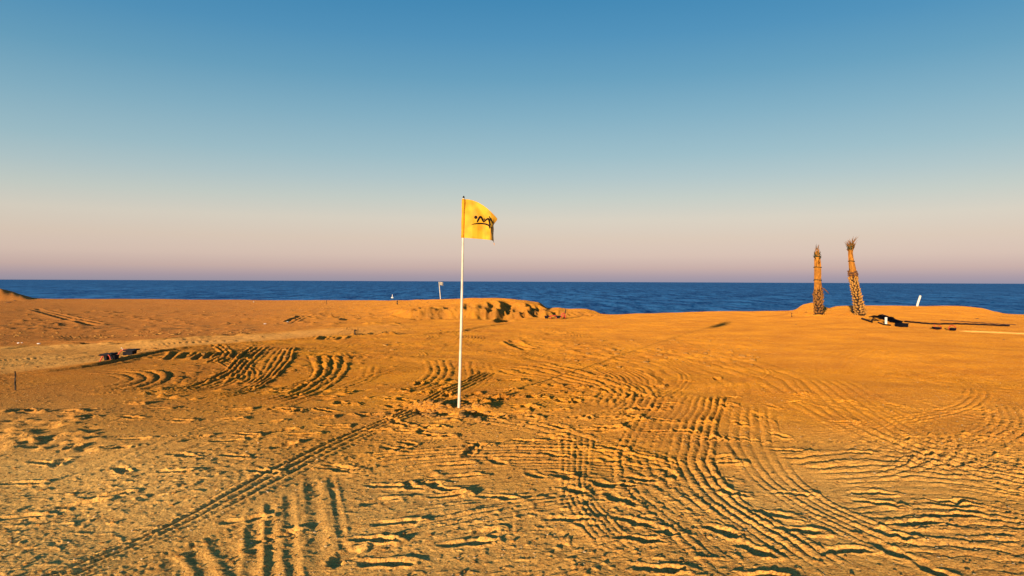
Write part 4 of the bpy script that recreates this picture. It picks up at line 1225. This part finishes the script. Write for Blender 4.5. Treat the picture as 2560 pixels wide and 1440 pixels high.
lone('dark clod on the left dune foot by the shore, smaller right one', 37, 748, 9, M_stoned, flatz=.4)
# buoy on the water
bm = bmesh.new(); bmesh.ops.create_uvsphere(bm, u_segments=12, v_segments=8, radius=.32)
tube(bm, [(0, 0, .25), (0, 0, .85)], [.10, .05], 8)
o = link('buoy', bm, M_whitepvc, None, True); q = at_depth(981, 745.5, 165); o.location = (q.x, q.y, SEA_Z + .1)
tag(o, 'small white buoy floating on the sea left of the distant white flag', 'buoy')

def scatter(name, m, n, region, smin, smax, seed, label, cat='pebbles', bias=1.0):
    """one object holding many small stones"""
    r_ = np.random.default_rng(seed)
    base = [np.array([v.co[:] for v in me.vertices]) for me in rocks]
    faces = [np.array([p.vertices[:] for p in me.polygons]) for me in rocks]
    V = []; Fc = []; off = 0
    for k in range(n):
        x0, x1, y0, y1 = region[k % len(region)]
        py = y1 - (y1 - y0) * r_.random() ** bias; px = r_.uniform(x0, x1)
        Yd = CAM_H * F / max(py - hor(px), 20); Xd = (px - 1280) / F * Yd
        s = smin * (smax / smin) ** (r_.random() ** 2.2)
        i = r_.integers(0, 6); a = r_.uniform(0, 6.28); c, s_ = math.cos(a), math.sin(a)
        v = base[i] * [s, s * r_.uniform(.6, 1), s * r_.uniform(.6, 1)]
        v = np.stack([v[:, 0] * c - v[:, 1] * s_ + Xd, v[:, 0] * s_ + v[:, 1] * c + Yd, v[:, 2] + height_at(Xd, Yd) + s * .15], -1)
        V.append(v); Fc.append(faces[i] + off); off += len(v)
    V = np.vstack(V); Fc = np.vstack(Fc)
    me = bpy.data.meshes.new(name); me.from_pydata(V.tolist(), [], Fc.tolist()); me.materials.append(m)
    o = bpy.data.objects.new(name, me); COL.objects.link(o)
    tag(o, label, cat, kind='stuff')
allr = [(-50, 2600, 960, 1470)]
scatter('pale_pebbles', M_stone, 2000, allr, .003, .011, 1, 'pale pebbles and shell bits strewn over the near sand', bias=.8)
scatter('sand_clods', M_clod, 5200, allr + [(-50, 2600, 960, 1470), (0, 1000, 870, 1050), (900, 1500, 950, 1120), (2240, 2600, 1060, 1180)], .004, .018, 2, 'crumbs and clods of sand strewn along the furrows', 'clods')
scatter('dug_clods', M_clod, 420, [(1055, 1130, 1018, 1040), (1150, 1200, 1026, 1050), (1075, 1240, 1020, 1065), (1050, 1105, 1022, 1046)], .008, .05, 3, 'dug clods of earth heaped round the foot of the flagpole', 'clods')
scatter('far_stones', M_clod, 500, [(0, 1000, 765, 900), (1400, 1900, 850, 920), (700, 1090, 765, 800), (0, 640, 815, 830)], .02, .07, 4, 'small dark stones strewn over the far flat', 'stones')

# ------------------------------------------------------------------ low dry tufts beyond the flag
def tuft(label, px, py, wpx, hpx, seed):
    rr = random.Random(seed)
    p = ground(px, py)[0]; p[2] = height_at(p[0], p[1]); k = p[1] / F
    bm = bmesh.new()
    for i in range(int(14 * wpx)):
        x = rr.gauss(0, .28) * wpx * k; y = rr.gauss(0, .2) * wpx * k
        b0 = Vector((x, y, height_at(p[0] + x, p[1] + y) - p[2] - .01))
        h = hpx * k * rr.uniform(.4, 1.1) * math.exp(-(x / (wpx * k * .5))**2)
        e = b0 + Vector((rr.gauss(0, .5) * h, rr.gauss(0, .5) * h, h)); m_ = b0.lerp(e, .5) + Vector((0, 0, h * .12))
        tn = Vector((.006, 0, 0))
        v = [bm.verts.new(q) for q in (b0 - tn, b0 + tn, m_ + tn, m_ - tn, e)]
        bm.faces.new((v[0], v[1], v[2], v[3])); bm.faces.new((v[3], v[2], v[4]))
    M_ = Matrix.Translation((0, 0, .0)) @ Matrix.Diagonal((wpx * k * .5, wpx * k * .36, hpx * k * .22, 1))
    bmesh.ops.create_icosphere(bm, subdivisions=2, radius=1, matrix=M_)
    o = link('dry_grass_tuft', bm, M_tuft); o.location = p
    tag(o, label, 'grass tuft', 'dry tufts beyond the flag')
M_tuft = mat('dry_dark_grass', (.075, .055, .02), .95, .3, 20)
tuft('largest dark dry grass tuft, right end of the row behind the flagpole', 965, 835, 26, 7, 1)
tuft('thin dark dry grass tuft, middle of the row behind the flagpole', 928, 837, 14, 4, 2)
tuft('small dark dry grass tuft next to the short dark stake', 903, 838, 13, 4, 3)
tuft('low dark grass tuft on the bank left of the worn slope', 856, 800, 22, 5, 4)
